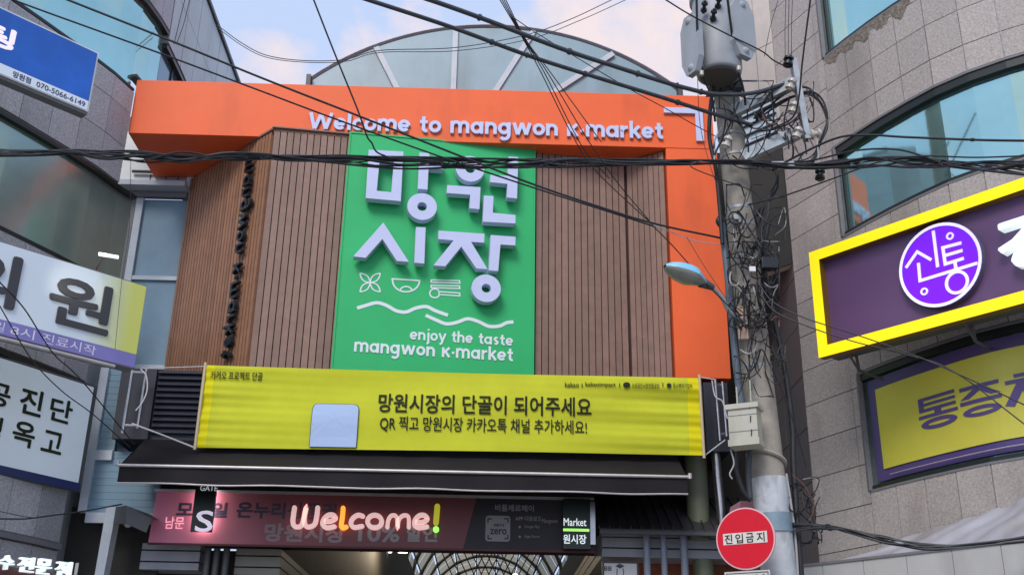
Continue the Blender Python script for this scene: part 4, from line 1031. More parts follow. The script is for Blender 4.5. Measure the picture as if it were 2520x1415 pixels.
MB().tube([(-5.2, 14.22, zl+.22), (-4.5, 14.22, zl+.22)], .022, 6).build('link_pipe', DGREY, LB)
for x_ in (-4.95, -4.72, -4.55): part_box('link_joint', DGREY, LB, x_, x_+.012, 14.262, 14.27, zl+.03, 9.0)
MB().box(-5.7, -5.13, 14.36, 14.45, 0, 10).build('return_wall', SILL, LB)
o = lcn[-1]; MB().add([(o[0]-.01, o[1]+.02, 0), (-5.14, 14.4, 0), (-5.14, 14.4, ks(6.3)), (o[0]-.01, o[1]+.02, ks(6.3))], [(0, 1, 2, 3)]).build('side_wall', CLAD, LB)

# blue sign
BS = Plane((-5.215, 9.84), (-4.47, 10.62)); bz0, bz1 = 7.86, 8.63
b = thing('blue_sign', 'blue shop sign with white strip and phone number on the upper left', 'sign', BS.p(.5, 7.9))
MB().pbox(BS, -.9, BS.len, bz0, bz1, -.16, -.004).build('box', WHITE, b)
ub = BS.len-.02
MB().pbox(BS, -.88, ub, bz0+.13, bz1-.02, -.003, .003).build('blue_face', BLUES, b)
MB().pbox(BS, -.88, ub, bz0+.012, bz0+.127, -.003, .002).build('white_strip', mat('white_strip_face', (.62, .70, .78), .4, emit=.12), b)
text('lettering', '망원점', BS, prect(BS, 27, 205, 74, 190, .004)[:1]+(bz0+.03,)+(BS.at(74, 210, .004)[0], bz0+.105), .004, mat('navy_ink', (.03, .05, .15), .5), b, .03)
text('lettering', '070-5066-6149', BS, (BS.at(86, 225, .004)[0], bz0+.035, BS.at(209, 262, .004)[0], bz0+.10), .004, mat('navy_ink', (.03, .05, .15), .5), b, .02)
qa = BS.at(36, 110, .004); text('lettering', '팅', BS, (qa[0]-.34, qa[1]-.11, qa[0], qa[1]+.16), .004, LITP, b, .05)
MB().pbox(BS, -.9, BS.len, bz0-.03, bz0-.002, -.14, -.02).build('bottom_tray', SILL, b)

# white clinic sign
WS = Plane((-4.98, 10.28), (-3.81, 11.43)); wz0, wz1 = 5.16, 6.13
b = thing('clinic_sign', 'long white sign with grey Korean letters, purple strip and yellow-green end', 'sign', WS.p(.8, 5.2))
MB().pbox(WS, -.9, WS.len, wz0, wz1, -.18, -.006).build('box', SILL, b)
# face: pale white turning yellow green at the right end (a printed blend)
fm = bpy.data.materials.new('white_to_yellow_green_print'); fm.use_nodes = True; T = fm.node_tree; bs = T.nodes['Principled BSDF']; bs.inputs['Roughness'].default_value = .4
ge = T.nodes.new('ShaderNodeNewGeometry'); sx = T.nodes.new('ShaderNodeSeparateXYZ'); mr = T.nodes.new('ShaderNodeMapRange'); rp = T.nodes.new('ShaderNodeValToRGB')
mr.inputs[1].default_value = WS.p(WS.len-.62, 0)[0]; mr.inputs[2].default_value = WS.p(WS.len-.05, 0)[0]
e = rp.color_ramp.elements; e[0].color = (.56, .64, .72, 1); e[1].color = (.52, .55, .13, 1); e[1].position = .85
T.links.new(ge.outputs['Position'], sx.inputs[0]); T.links.new(sx.outputs[0], mr.inputs[0]); T.links.new(mr.outputs[0], rp.inputs[0]); T.links.new(rp.outputs[0], bs.inputs['Base Color']); T.links.new(rp.outputs[0], bs.inputs['Emission Color']); bs.inputs['Emission Strength'].default_value = .10
MB().pbox(WS, -.88, WS.len-.005, wz0+.165, wz1-.012, -.005, 0).build('white_face', fm, b)
MB().pbox(WS, -.88, WS.len-.005, wz0+.012, wz0+.163, -.005, .001).build('purple_strip', PURP, b)
def wr(x0, y0, x1, y1): return prect(WS, x0, y0, x1, y1, .01)
u0 = WS.at(120, 730)[0]; u1 = WS.at(279, 730)[0]
text('big_lettering', '원', WS, (u0, WS.at(260, 828)[1], u1, WS.at(150, 668)[1]-.02), .002, GREYINK, b, .028, .02)
uR = WS.at(47, 690)[0]; text('big_lettering', '의', WS, (uR-.62, wz0+.28, uR, wz1-.12), .002, GREYINK, b, .035, .02)
ua, uc = WS.at(20, 840)[0], WS.at(233, 880)[0]
text('strip_lettering', '8시', WS, (ua, wz0+.035, ua+(uc-ua)*.27, wz0+.14), .003, mat('pale_ink', (.6, .58, .72), .5, emit=.1), b, .0)
text('strip_lettering', '진료시작', WS, (ua+(uc-ua)*.36, wz0+.035, uc, wz0+.14), .003, mat('pale_ink', (.6, .58, .72), .5, emit=.1), b, .0)
text('strip_lettering', '일', WS, (ua-.16, wz0+.035, ua-.06, wz0+.14), .003, mat('pale_ink', (.6, .58, .72), .5), b, .0)
MB().tube([WS.p(-.9, wz0-.02, -.02), WS.p(WS.len-.22, wz0-.02, -.02)], .022, 8).build('light_rail', ALU, b, True)
# spot lamp arm over the clinic sign
sp = thing('sign_lamp', 'small lit bar lamp on a bent arm over the white clinic sign', 'lamp', WS.p(1.2, wz1))
a0_ = WS.at(232, 660, -.1); ctr = PY(265, 628, 10.35)
MB().tube(spline([WS.p(a0_[0], wz1-.02, -.1), WS.p(a0_[0], wz1+.06, -.02), ctr+A(-.03, .02, .02)], 5), .007, 6).build('arm', CABLEB, sp, True)
sl_ = bpy.data.lights.new('sign_lamp_light', 'SPOT'); sl_.energy = 6; sl_.color = (1, .92, .75); sl_.spot_size = math.radians(60); sl_.spot_blend = .8; sl_.shadow_soft_size = .05
so_ = bpy.data.objects.new('sign_lamp_light', sl_); COL.objects.link(so_); so_.location = Vector(ctr+A(.0, -.06, -.03))
tgt = WS.p(WS.at(205, 697)[0], WS.at(205, 697)[1]); so_.rotation_euler = Vector(ctr-tgt).to_track_quat('Z', 'Y').to_euler()
MB().hull8([ctr+A(-.09, -.015, .0), ctr+A(.09, .06, -.0), ctr+A(.08, .10, 0), ctr+A(-.10, .025, 0)], [ctr+A(-.09, -.015, .025), ctr+A(.09, .06, .025), ctr+A(.08, .10, .025), ctr+A(-.10, .025, .025)]).build('lamp_head', mat('lit_lamp_head', (.9, .95, .95), .4, emit=.7), sp)

# window sign 공진단
GS = Plane((-5.02*1.07, 11.02*1.07), (-4.385*1.07, 12.02*1.07)); gz0, gz1 = 1.6+2.33*1.07, 1.6+3.53*1.07
b = thing('medicine_sign', 'white window sign with black Korean lettering and navy base strip', 'sign', GS.p(.5, 3.9))
MB().pbox(GS, -.9, GS.len, gz0, gz1, -.06, -.004).build('frame', DGREY, b)
MB().pbox(GS, -.88, GS.len-.06, gz0+.10, gz1-.03, -.003, .003).build('white_face', mat('pale_blue_face', (.60, .70, .78), .4, noise=(1, .05), emit=.08), b)
MB().pbox(GS, -.88, GS.len-.03, gz0+.005, gz0+.097, -.003, .004).build('navy_strip', mat('navy_face', (.02, .035, .12), .4), b)
def gt(s, x0, x1, y0, y1, bd=.03):
    a_ = GS.at(x0, (y0+y1)/2, .006); b_ = GS.at(x1, (y0+y1)/2+8, .006); lo = GS.at((x0+x1)/2, y1, .006)[1]; hi = GS.at((x0+x1)/2, y0, .006)[1]
    text('lettering', s, GS, (a_[0], lo, b_[0], hi), .006, INK, b, bd)
gt('진', 48, 105, 955, 1022); gt('단', 122, 178, 980, 1040); gt('공', -36, 26, 940, 1000)
gt('옥', 30, 86, 1036, 1100); gt('고', 102, 154, 1060, 1115); gt('경', -50, 4, 1020, 1080)
# channel letters lower left
CH = Plane((-4.95, 11.15), (-4.30, 12.05))
b = thing('channel_letters', 'row of lit white Korean channel letters at the lower left corner', 'sign', CH.p(.3, 3.0))
for s, x0, x1, y0, y1 in (('수', 2, 42, 1365, 1398), ('전', 50, 92, 1369, 1404), ('문', 94, 134, 1374, 1410), ('점', 142, 183, 1380, 1416)):
    a_ = CH.at(x0, y1, .1); b_ = CH.at(x1, y0, .1); text('channel_letter', s, CH, (a_[0], a_[1], b_[0], b_[1]-.01), .02, [LITW], b, .016, .07)
    
MB().pbox(CH, -.6, CH.at(190, 1400)[0], 2.3, CH.at(100, 1404)[1], -.05, 0.0).build('backing_panel', mat('dark_red_panel', (.10, .03, .03), .5), b)
MB().pbox(CH, CH.at(190, 1400)[0]+.01, CH.len, 2.3, CH.at(200, 1385)[1], -.05, 0.0).build('white_panel', LEDGE, b)

# ================================================================= UTILITY POLE
PYp = 10.2
pole = thing('utility_pole', 'tall concrete utility pole with chipped white paint and crossarms', 'utility pole', (2.72, PYp, 0))
pb_, pt_ = PY(1897, 1227, PYp), PY(1806, 396, PYp); d = (pt_-pb_)/(pt_[2]-pb_[2])
def pc(z): return pb_+d*(z-pb_[2])
MB().tube([pc(0), pc(4), pc(8), pc(11)], [.17, .155, .135, .12], 32).build('shaft', CONC, pole, True)
zp = PY(1890, 1172, PYp)[2]
MB().tube([pc(.2), pc(zp-.28), pc(zp-.27), pc(zp-.02)], [.171, .161, .166, .163], 32).build('white_paint_sleeve', WPAINT, pole, True)
za = PY(1905, 1312, PYp)[2]; zb_ = PY(1905, 1266, PYp)[2]
MB().tube([pc(za), pc(zb_)], [.176, .175], 32).build('steel_band', mat('blue_grey_band', (.22, .30, .36), .5, .3, noise=(8, .15)), pole, True)
for y in (520, 560, 640, 905, 985, 1048, 1110, 390, 340):
    z = PY(1830, y, PYp)[2]; MB().tube([pc(z-.014), pc(z+.014)], .152 if y > 800 else .146, 24).build('clamp_ring', GALV, pole, True)
for k, y in enumerate((1130,)):
    z = PY(1880, y, PYp)[2]; mb = MB()
    mb.tube([pc(z)+A(.17*math.cos(t), .17*math.sin(t), .06*math.cos(t*1.0+2.6)) for t in np.linspace(math.pi*.9, math.pi*2.1, 14)], .022, 6); mb.build('sagging_hose', CONC, pole, True)
def steel_bar(p, q, w, h, nm='crossarm', m=GALV):
    """open channel"""
    dd = (q-p)/np.linalg.norm(q-p); s_ = np.cross(dd, A(0, 0, 1)); s_ /= np.linalg.norm(s_); u_ = np.cross(s_, dd); mb = MB()
    for (a, b_, c, e_) in ((-w/2, w/2, -h/2, -h/2+.01), (-w/2, -w/2+.01, -h/2+.01, h/2), (w/2-.01, w/2, -h/2+.01, h/2)):
        R4 = [s_*a+u_*c, s_*b_+u_*c, s_*b_+u_*e_, s_*a+u_*e_]; mb.hull8([p+r_ for r_ in R4], [q+r_ for r_ in R4])
    return mb.build(nm, m, pole)
steel_bar(PY(1800, 278, 10.05), PY(1952, 205, 10.0), .10, .12); steel_bar(PY(1826, 388, 10.05), PY(1985, 318, 10.0), .10, .12)
steel_bar(PY(1952, 150, 9.93), PY(1986, 345, 9.93), .09, .06, 'upright_bar')
def insulator(p, ax, r=.05, nm='insulator', m=PORC):
    ax = ax/np.linalg.norm(ax); P = [p+ax*t for t in (-.07, -.055, -.05, -.02, -.015, .02, .025, .05, .055, .07)]
    MB().tube(P, [r*.5, r*.5, r, r*.95, r*.55, r*.55, r, r*.95, r*.5, r*.5], 16).build(nm, m, pole, True)
for x, y in ((1947, 208), (1953, 266), (1963, 328), (1790, 350)): insulator(PY(x, y, 9.86), A(.35, -.2, .9))
insulator(PY(1940, 152, 9.9), A(0.2, 0, 1), .055, m=BLACKL); insulator(PY(2006, 330, 9.9), A(1, 0, .2), .05)
insulator(PY(2018, 430, 9.7), A(.1, 0, 1), .05, m=BLACKL)
MB().tube([PY(2011, 345, 9.8), PY(2018, 425, 9.7)], .008, 5).build('insulator_hanger', GALV, pole)
p = PY(1810, 537, PYp-.15); MB().tube([p+A(.07*math.cos(t), 0, .07*math.sin(t)) for t in np.linspace(0, 2*math.pi, 20)[:-1]], .008, 6, closed=True).build('ring_bolt', BLACKL, pole, True)
MB().tube([p, p+A(0, -.04, 0)], .03, 10).build('bolt_head', GALV, pole)
p0, p1 = PY(1900, 406, 9.85), PY(1955, 405, 9.85)
MB().hull8([p0+A(0, 0, -.03), p1+A(0, 0, -.03), p1+A(0, .05, -.03), p0+A(0, .05, -.03)], [p0+A(0, 0, .04), p1+A(0, 0, .04), p1+A(0, .05, .04), p0+A(0, .05, .04)]).build('cable_clamp_plate', GALV, pole)
# conduits on the pole
def on(L_, Y, n=6): return spline([PY(x, y, Y) for x, y in L_], n)
tag(MB().tube(on([(1776, 545), (1782, 600), (1793, 700), (1812, 900), (1826, 1000)], 10.12), .036, 12).build('conduit_pipe', mat('slate_conduit', (.10, .13, .17), .45), None, True), 'slate blue conduit pipe fixed down the left of the pole', 'conduit')
tag(MB().tube(on([(1775, 556), (1768, 545), (1774, 535), (1782, 545)], 10.1), .03, 10).build('conduit_elbow', BLACKL, None, True), 'black hooked conduit cap on top of the slate pipe', 'pipe cap')
tag(MB().tube(on([(1893, 545), (1880, 640), (1900, 760), (1930, 900), (1950, 1050), (1952, 1130), (1960, 1260), (1972, 1420)], 10.2), .030, 8).build('riser_cable', CABLE, None, True), 'thick black cable running down the right side of the pole', 'cable')
tag(MB().tube(on([(1935, 1165), (1948, 1250), (1958, 1330), (1964, 1420)], 10.15), .012, 8).build('white_cable', CABLEW, None, True), 'pale cable down the right of the white painted pole foot', 'cable')

# transformer
TR = thing('pole_transformer', 'grey pole mounted transformer tank with side radiators', 'transformer', PY(1768, 190, 9.8))
tcn = PY(1770, 186, 9.8); zt = tcn[2]
MB().tube([tcn+A(0, 0, z) for z in (-.01, .0, .02, .06, .9, .92, 1.0)], [.21, .23, .235, .245, .245, .27, .27], 36).build('tank', [TRAF], TR, True)
MB().tube([tcn+A(0, 0, -.03), tcn+A(0, 0, -.012)], [.19, .205], 36).build('tank_bottom', TRAFD, TR, True)
def rad(cx_, cy_, wpx, hpx, Y, rz, flat):
    c = PY(cx_, cy_, Y); pl = Plane((c[0]-math.cos(rz)*.5, c[1]-math.sin(rz)*.5), (c[0]+math.cos(rz)*.5, c[1]+math.sin(rz)*.5))
    w2, h2 = wpx, hpx; k = .35
    o_ = [(.5+w2*a, c[2]+h2*b_) for a, b_ in ((-1, -.55), (-.5, -1), (.5, -1), (1, -.55), (1, .6), (.5, 1), (-.5, 1), (-1, .6))]
    MB().prism(pl, o_, -.035, .035).build('radiator_panel', TRAF, TR, bevel=.015)
    for z in (-.6, .6): MB().tube([pl.p(.5, c[2]+h2*z, 0), tcn*A(1, 1, 0)+A(0, 0, c[2]+h2*z)], .03, 8).build('radiator_pipe', TRAF, TR)
    for z in (-.8, .8): MB().tube([pl.p(.5, c[2]+h2*z, .03), pl.p(.5, c[2]+h2*z, .06)], [.05, .02], 12).build('radiator_boss', TRAF, TR, True)
rad(1703, 112, .14, .36, 9.62, math.radians(-62), 0)
rad(1826, 72, .16, .36, 9.62, math.radians(32), 0)
for x, y in ((1733, 18), (1768, 8), (1756, 38)): insulator(PY(x, y, 9.52), A(0, -.8, .5), .035, m=BLACKL); 
MB().hull8([PY(1745, 215, 10)+A(0, 0, 0), PY(1830, 215, 10), PY(1830, 215, 10)+A(0, .2, 0), PY(1745, 215, 10)+A(0, .2, 0)], [PY(1755, 192, 10), PY(1825, 192, 10), PY(1825, 192, 10)+A(0, .2, 0), PY(1755, 192, 10)+A(0, .2, 0)]).build('mount_bracket', DGREY, TR)
for x, y in ((1727, 182), (1818, 170)):
    MB().tube([PY(x, y-6, 9.56), PY(x, y+4, 9.56)], .022, 8).build('lug', PORC, TR, True)

# street lamp
SLm = thing('street_lamp', 'blue topped street lamp head on a curved arm left of the pole', 'street lamp', pc(PY(1850, 780, PYp)[2]))
h0, h1 = PY(1636, 655, 9.55), PY(1742, 702, 9.75); ax = h1-h0; Ln = np.linalg.norm(ax); ax /= Ln; sdw = np.cross(ax, A(0, 0, 1)); sdw /= np.linalg.norm(sdw); upv = np.cross(sdw, ax)
sdw, upv = sdw*math.cos(-.12)+upv*math.sin(-.12), upv*math.cos(-.12)-sdw*math.sin(-.12)
def shell(sign, m, nm, k):
    vs = []; nu_, nv_ = 16, 10
    for i in range(nu_+1):
        t = i/nu_; r_ = math.sin(math.pi*min(1, .012+t*.93))**.55*(.175 if t < .6 else .175-.11*(t-.6)/.4)
        for j in range(nv_+1):
            a_ = math.pi*j/nv_; vs.append(h0+ax*Ln*t+sdw*r_*.88*math.cos(a_)+upv*sign*(r_*k*math.sin(a_))+upv*.0)
    fs = [(i*(nv_+1)+j, (i+1)*(nv_+1)+j, (i+1)*(nv_+1)+j+1, i*(nv_+1)+j+1) for i in range(nu_) for j in range(nv_)]
    return MB().add(vs, fs).build(nm, m, SLm, True)
shell(1, LBLUE, 'lamp_cover', .62); shell(-1, LENS, 'lamp_lens', .42)
MB().tube([h1-ax*.08, h1+ax*.06], [.055, .032], 14).build('lamp_neck', DGREY, SLm, True)
MB().tube(spline([h1+ax*.03, PY(1776, 732, 9.85), PY(1800, 772, 9.95), PY(1850, 800, 10.05)], 8), .022, 10).build('lamp_arm', GALV, SLm, True)
MB().tube(spline([PY(1800, 770, 9.95), PY(1826, 815, 10.03)], 6), .014, 8).build('arm_brace', DGREY, SLm, True)

# equipment box
EB = thing('equipment_box', 'beige plastic equipment box with two aerials strapped to the pole', 'box', PY(1830, 1100, 9.9))
q = [(1787, 1000), (1858, 982), (1872, 988), (1868, 1090), (1856, 1084), (1802, 1100)]
Pe = Plane(PY(1787, 1000, 9.85)[:2], PY(1860, 990, 9.72)[:2]); e0 = Pe.at(1787, 1000); e1 = Pe.at(1862, 982); eb = Pe.at(1802, 1098)[1]
MB().pbox(Pe, e0[0]+.012, e1[0]-.01, eb+.02, e0[1]-.03, -.18, 0).build('case', BEIGE, EB, bevel=.012)
MB().pbox(Pe, e0[0]-.012, e1[0]+.012, e0[1]-.035, e0[1]+.012, -.20, .018).build('case_lid', BEIGE, EB, bevel=.008)
MB().pbox(Pe, e0[0]+.0, e1[0]+.0, eb+.0, eb+.06, -.19, .012).build('case_base', BEIGE, EB, bevel=.008)
for x0, y0, y1 in ((1812, 952, 990), (1845, 935, 980)): MB().tube([PY(x0, y0, 9.85), PY(x0+3, y1+8, 9.85)], .008, 6).build('aerial', BEIGE, EB)
for v in (eb+.13, e0[1]-.10): MB().pbox(Pe, e0[0]+.008, e1[0]-.006, v, v+.006, -.01, .003).build('groove_line', SILL, EB)
for k_ in range(3): MB().tube([Pe.p(e1[0]-.07, eb+.08+k_*.13, .004), Pe.p(e1[0]-.065, eb+.14+k_*.13, .01)], .005, 5).build('cable_tie', BLACKL, EB)

# no-entry disc
th = math.radians(-33); dc = PY(1834, 1324, 9.85); DP = Plane((dc[0]-math.cos(th), dc[1]-math.sin(th)), (dc[0]+math.cos(th), dc[1]+math.sin(th)))
rs = thing('no_entry_sign', 'round red road sign with black Korean text on a white strip', 'road sign', dc)
RD = .275
MB().prism(DP, circle(1, dc[2], RD, 48), -.02, 0).build('disc', PINKE, rs)
MB().prism(DP, circle(1, dc[2], RD-.013, 48), .001, .004).build('red_face', RED, rs)
MB().pbox(DP, 1-.205, 1+.205, dc[2]-.048, dc[2]+.052, .005, .007).build('text_strip', mat('cream_strip', (.66, .62, .58), .5, noise=(10, .08)), rs)
for i_, ch in enumerate('진입금지'):
    u = 1-.19+i_*.10; text('lettering', ch, DP, (u, dc[2]-.040, u+.072, dc[2]+.044), .009, INK, rs, .018)
MB().tube([DP.p(1, dc[2], -.02), pc(dc[2])+A(-.05, -.1, 0)], .02, 8).build('sign_bracket', GALV, rs)
r2_ = thing('plate_sign', 'white rectangular plate with black frame line just below the red disc', 'road sign', DP.p(1, dc[2]-.5))
c2 = DP.at(1783, 1412); c3 = DP.at(1894, 1398); zt2 = DP.at(1838, 1404)[1]
MB().pbox(DP, c2[0], c3[0], zt2-.28, zt2, -.01, 0).build('plate', mat('dirty_white_plate', (.55, .54, .52), .5, noise=(6, .08)), r2_)
MB().ring(DP, [(c2[0]+.014, zt2-.266), (c3[0]-.014, zt2-.266), (c3[0]-.014, zt2-.014), (c2[0]+.014, zt2-.014)], [(c2[0]+.02, zt2-.26), (c3[0]-.02, zt2-.26), (c3[0]-.02, zt2-.020), (c2[0]+.02, zt2-.020)], .001, .003).build('frame_line', INK, r2_)
text('lettering', '일방통행제', DP, (c2[0]+.05, zt2-.13, c3[0]-.05, zt2-.035), .002, INK, r2_, .02)
pbx = tag(MB().hull8([PY(1795, 1262, 12.6), PY(1822, 1262, 12.6), PY(1880, 1262, 12.8), PY(1795, 1262, 12.9)], [PY(1797, 1248, 12.6), PY(1822, 1232, 12.6), PY(1880, 1232, 12.8), PY(1800, 1245, 12.9)]).build('pink_box', mat('dull_pink_box', (.30, .14, .17), .6)), 'dull pink box behind the red disc by the white pole foot', 'box')

# ================================================================= CABLES
def cable(L_, Y0, Y1, r, label, m=CABLE, name='power_cable', cat='cable', group='overhead cables', knots=(), n=8):
    N_ = len(L_); P = []
    xs_ = [L_[0][0]]; dd = [0]
    for i in range(1, N_): dd.append(dd[-1]+math.hypot(L_[i][0]-L_[i-1][0], L_[i][1]-L_[i-1][1]))
    for i, (x, y) in enumerate(L_): P.append(PY(x, y, Y0+(Y1-Y0)*dd[i]/dd[-1]))
    S = spline(P, n); mb = MB().tube(S, r, 8 if r > .01 else 5)
    for k_ in knots:
        i = min(int(k_*len(S)), len(S)-2); mb.tube([S[i], S[i+1]*.35+S[i]*.65], r*1.45, 8)
    return tag(mb.build(name, m, None, True), label, cat, group)
cable([(880, -8), (1100, 64), (1257, 122), (1331, 148), (1455, 187), (1628, 240), (1760, 282), (1850, 308)], 8.3, 10.0, .021, 'thick grey cable crossing the sky, the lower of the thick pair', CABLEG, knots=(.24, .36, .55, .74, .9))
cable([(1020, -12), (1100, 15), (1210, 55), (1380, 120), (1510, 163), (1617, 197), (1690, 218), (1760, 232), (1850, 230), (1940, 205)], 8.3, 10.0, .023, 'thick grey cable crossing the sky, the upper of the thick pair', CABLEG, knots=(.2, .35, .5, .62, .72))
cable([(150, -6), (415, 99), (640, 191), (880, 285), (1152, 392), (1318, 456), (1471, 508), (1608, 550), (1774, 586)], 8.5, 10.1, .011, 'upper of two long black wires slanting down across the orange beam')
cable([(14, -6), (120, 33), (402, 135), (640, 224), (835, 297), (1084, 386), (1318, 464), (1500, 522), (1608, 557)], 8.5, 10.0, .009, 'lower of two long black wires slanting down across the orange beam')
cable([(770, -5), (805, 85), (835, 160), (880, 270), (903, 335), (915, 352), (925, 372), (945, 383), (985, 392), (1130, 388)], 8.8, 9.8, .009, 'black wire dropping steeply past the Welcome lettering into the bundle')
for i, (a, b_, c) in enumerate((((1227, -5), (1412, 340), (1470, 425)), ((1232, -5), (1432, 360), (1500, 440)), ((1237, -5), (1447, 345), (1520, 450)), ((1242, -5), (1465, 330), (1480, 350)))):
    L_ = [a, (1288+i*2, 98), (1333+i*8, 182), b_, c]
    if i in (0, 2): L_ += [(1606, 553)]
    cable(L_, 8.6, 10.0, .0055, ('first', 'second', 'third', 'last')[i]+' from the left of four thin wires fanning down over the beam lettering', CABLE if i < 3 else CABLEB, name='thin_wire', cat='wire')
cable([(1630, -5), (1700, 38), (1790, 85), (1850, 114), (1880, 130), (1905, 150), (1935, 165)], 9.0, 9.85, .008, 'thin wire passing in front of the transformer tank', name='thin_wire', cat='wire')
cable([(1265, 45), (1320, 82), (1440, 155), (1550, 220), (1628, 262), (1700, 303), (1790, 352)], 9.4, 10.1, .005, 'thin straight wire slanting below the thick cables to the pole', name='thin_wire', cat='wire')
cable([(533, 62), (600, 110), (660, 138), (750, 150), (850, 147), (935, 125), (1120, 118), (1290, 88), (1400, 50), (1515, -4)], 14.2, 14.2, .007, 'far sagging wire in front of the arched roof, upper of two', CABLEG, name='thin_wire', cat='wire')
cable([(533, 68), (600, 116), (660, 143), (750, 154), (850, 152), (935, 130), (1120, 126), (1300, 98), (1430, 50), (1550, -4)], 14.25, 14.25, .006, 'far sagging wire in front of the arched roof, lower of two', CABLEG, name='thin_wire', cat='wire')
cable([(1714, -5), (1718, 110), (1732, 190), (1752, 240), (1760, 300)], 9.35, 9.9, .013, 'black cable hanging down the left front of the transformer')
cable([(1790, -5), (1802, 90), (1815, 170), (1828, 215), (1835, 260)], 9.35, 9.9, .013, 'black cable hanging down the right front of the transformer')
cable([(1995, -5), (1975, 150), (1966, 240), (1950, 290), (1900, 318)], 9.2, 9.9, .010, 'black cable dropping from above onto the insulator bar')
for i, x in enumerate((1911, 1934, 1942, 1950)): cable([(x+(6 if i == 0 else 0), -5), (x-2-(14 if i == 0 else 0), 70), (x-(30 if i == 0 else 2), 140)], 9.6, 9.9, .0035, ('leftmost, slanting', 'second from the left', 'third from the left', 'rightmost')[i]+' of four hairline wires above the crossarm', name='thin_wire', cat='wire')
cable([(1900, 420), (1960, 385), (2060, 340), (2140, 333), (2230, 338), (2410, 345), (2530, 347)], 9.9, 8.2, .012, 'thick black cable arching right over the upper part of the blue window', knots=(.8,))
cable([(1900, 410), (2000, 395), (2100, 372), (2180, 367), (2240, 375), (2330, 405), (2420, 420), (2530, 432)], 9.9, 8.3, .010, 'black cable humped over the window then dipping at the right')
cable([(1840, 505), (1930, 482), (2050, 440), (2160, 400), (2260, 385), (2400, 388), (2530, 384)], 9.9, 8.4, .008, 'black wire rising from the pole across the wall corner to the right')
cable([(1868, 700), (1905, 745), (1980, 782), (2090, 818), (2240, 870), (2380, 930), (2530, 1000)], 9.9, 8.2, .006, 'upper of two thin wires crossing the yellow framed sign', name='thin_wire', cat='wire')
cable([(1870, 720), (1905, 765), (1980, 800), (2100, 840), (2240, 875), (2350, 915), (2530, 1050)], 9.9, 8.2, .006, 'lower of two thin wires crossing the yellow framed sign', name='thin_wire', cat='wire')
cable([(1606, 553), (1700, 590), (1774, 604)], 10.0, 10.1, .005, 'pale thin wire from the wire junction to the pole bracket', CABLEW, name='thin_wire', cat='wire')
cable([(1606, 555), (1660, 610), (1735, 695), (1790, 750), (1835, 800)], 9.4, 9.9, .006, 'thin black wire passing diagonally in front of the street lamp', name='thin_wire', cat='wire')
cable([(1690, 583), (1730, 650), (1790, 740)], 9.9, 10.0, .004, 'hairline wire between the orange pillar and the lamp arm', CABLEB, name='thin_wire', cat='wire')
cable([(-5, 690), (60, 760), (130, 868), (200, 935), (330, 1092)], 9.4, 12.0, .007, 'thin wire slanting over the two white signs, upper of two', name='thin_wire', cat='wire')
cable([(-5, 745), (75, 880), (150, 960), (230, 1020), (320, 1100)], 9.4, 12.0, .006, 'thin wire slanting over the two white signs, lower of two', name='thin_wire', cat='wire')
cable([(-5, 1276), (60, 1276), (110, 1270), (200, 1258), (300, 1240)], 11.0, 12.4, .008, 'slack wire running from the left wall to the dark hood', name='thin_wire', cat='wire')
cable([(-5, 1257), (70, 1272), (110, 1272)], 11.0, 11.3, .004, 'short thin wire joining the slack wire at the left wall', name='thin_wire', cat='wire')
cable([(456, -5), (440, 60), (428, 110)], 10.5, 11, .004, 'hairline wire before the upper left cladding, the right one', name='thin_wire', cat='wire')
cable([(468, -5), (452, 60), (436, 105)], 10.5, 11, .004, 'hairline wire before the upper left cladding, ending lower', name='thin_wire', cat='wire')
cable([(1716, 170), (1722, 300), (1745, 400), (1770, 470)], 9.9, 10.0, .004, 'hairline wire passing over the pale corner mark', CABLEB, name='thin_wire', cat='wire')
cable([(322, 395), (318, 560), (300, 690), (283, 860)], 11.2, 11.2, .003, 'hairline wire hanging before the left window end', name='thin_wire', cat='wire')
cable([(1730, 395), (1700, 410), (1770, 440), (1850, 470), (1880, 500)], 9.8, 9.9, .006, 'short black wire slanting down from the bundle over the pole', name='thin_wire', cat='wire')
cable([(1818, 1100), (1812, 1150), (1828, 1205), (1848, 1232)], 10.05, 10.1, .024, 'fat black hose hanging below the beige equipment box', name='black_hose', cat='hose')
cable([(1846, 1095), (1842, 1160), (1846, 1225)], 10.05, 10.1, .028, 'straight dark pipe hanging below the beige equipment box', CABLEG, name='dark_pipe', cat='pipe')
cable([(1798, 1105), (1806, 1140), (1796, 1165), (1802, 1178)], 9.9, 9.9, .007, 'curly pale lead below the beige equipment box', CABLEW, name='pale_lead', cat='cable')
cable([(1950, 1168), (1980, 1195), (2000, 1235), (2000, 1262), (1985, 1290)], 10.1, 10.2, .006, 'orange brown wire looping out right of the white pole foot', CABLEB, name='thin_wire', cat='wire')
cable([(1835, 940), (1870, 860), (1895, 900), (1925, 960), (1960, 1060), (1985, 1150)], 9.95, 10.1, .007, 'black wire hooked over the pole and trailing down its right side')
cable([(1755, 215), (1748, 270), (1746, 340), (1762, 420), (1772, 520), (1778, 600)], 9.95, 10.05, .022, 'fat black cable hugging the left side of the pole top')
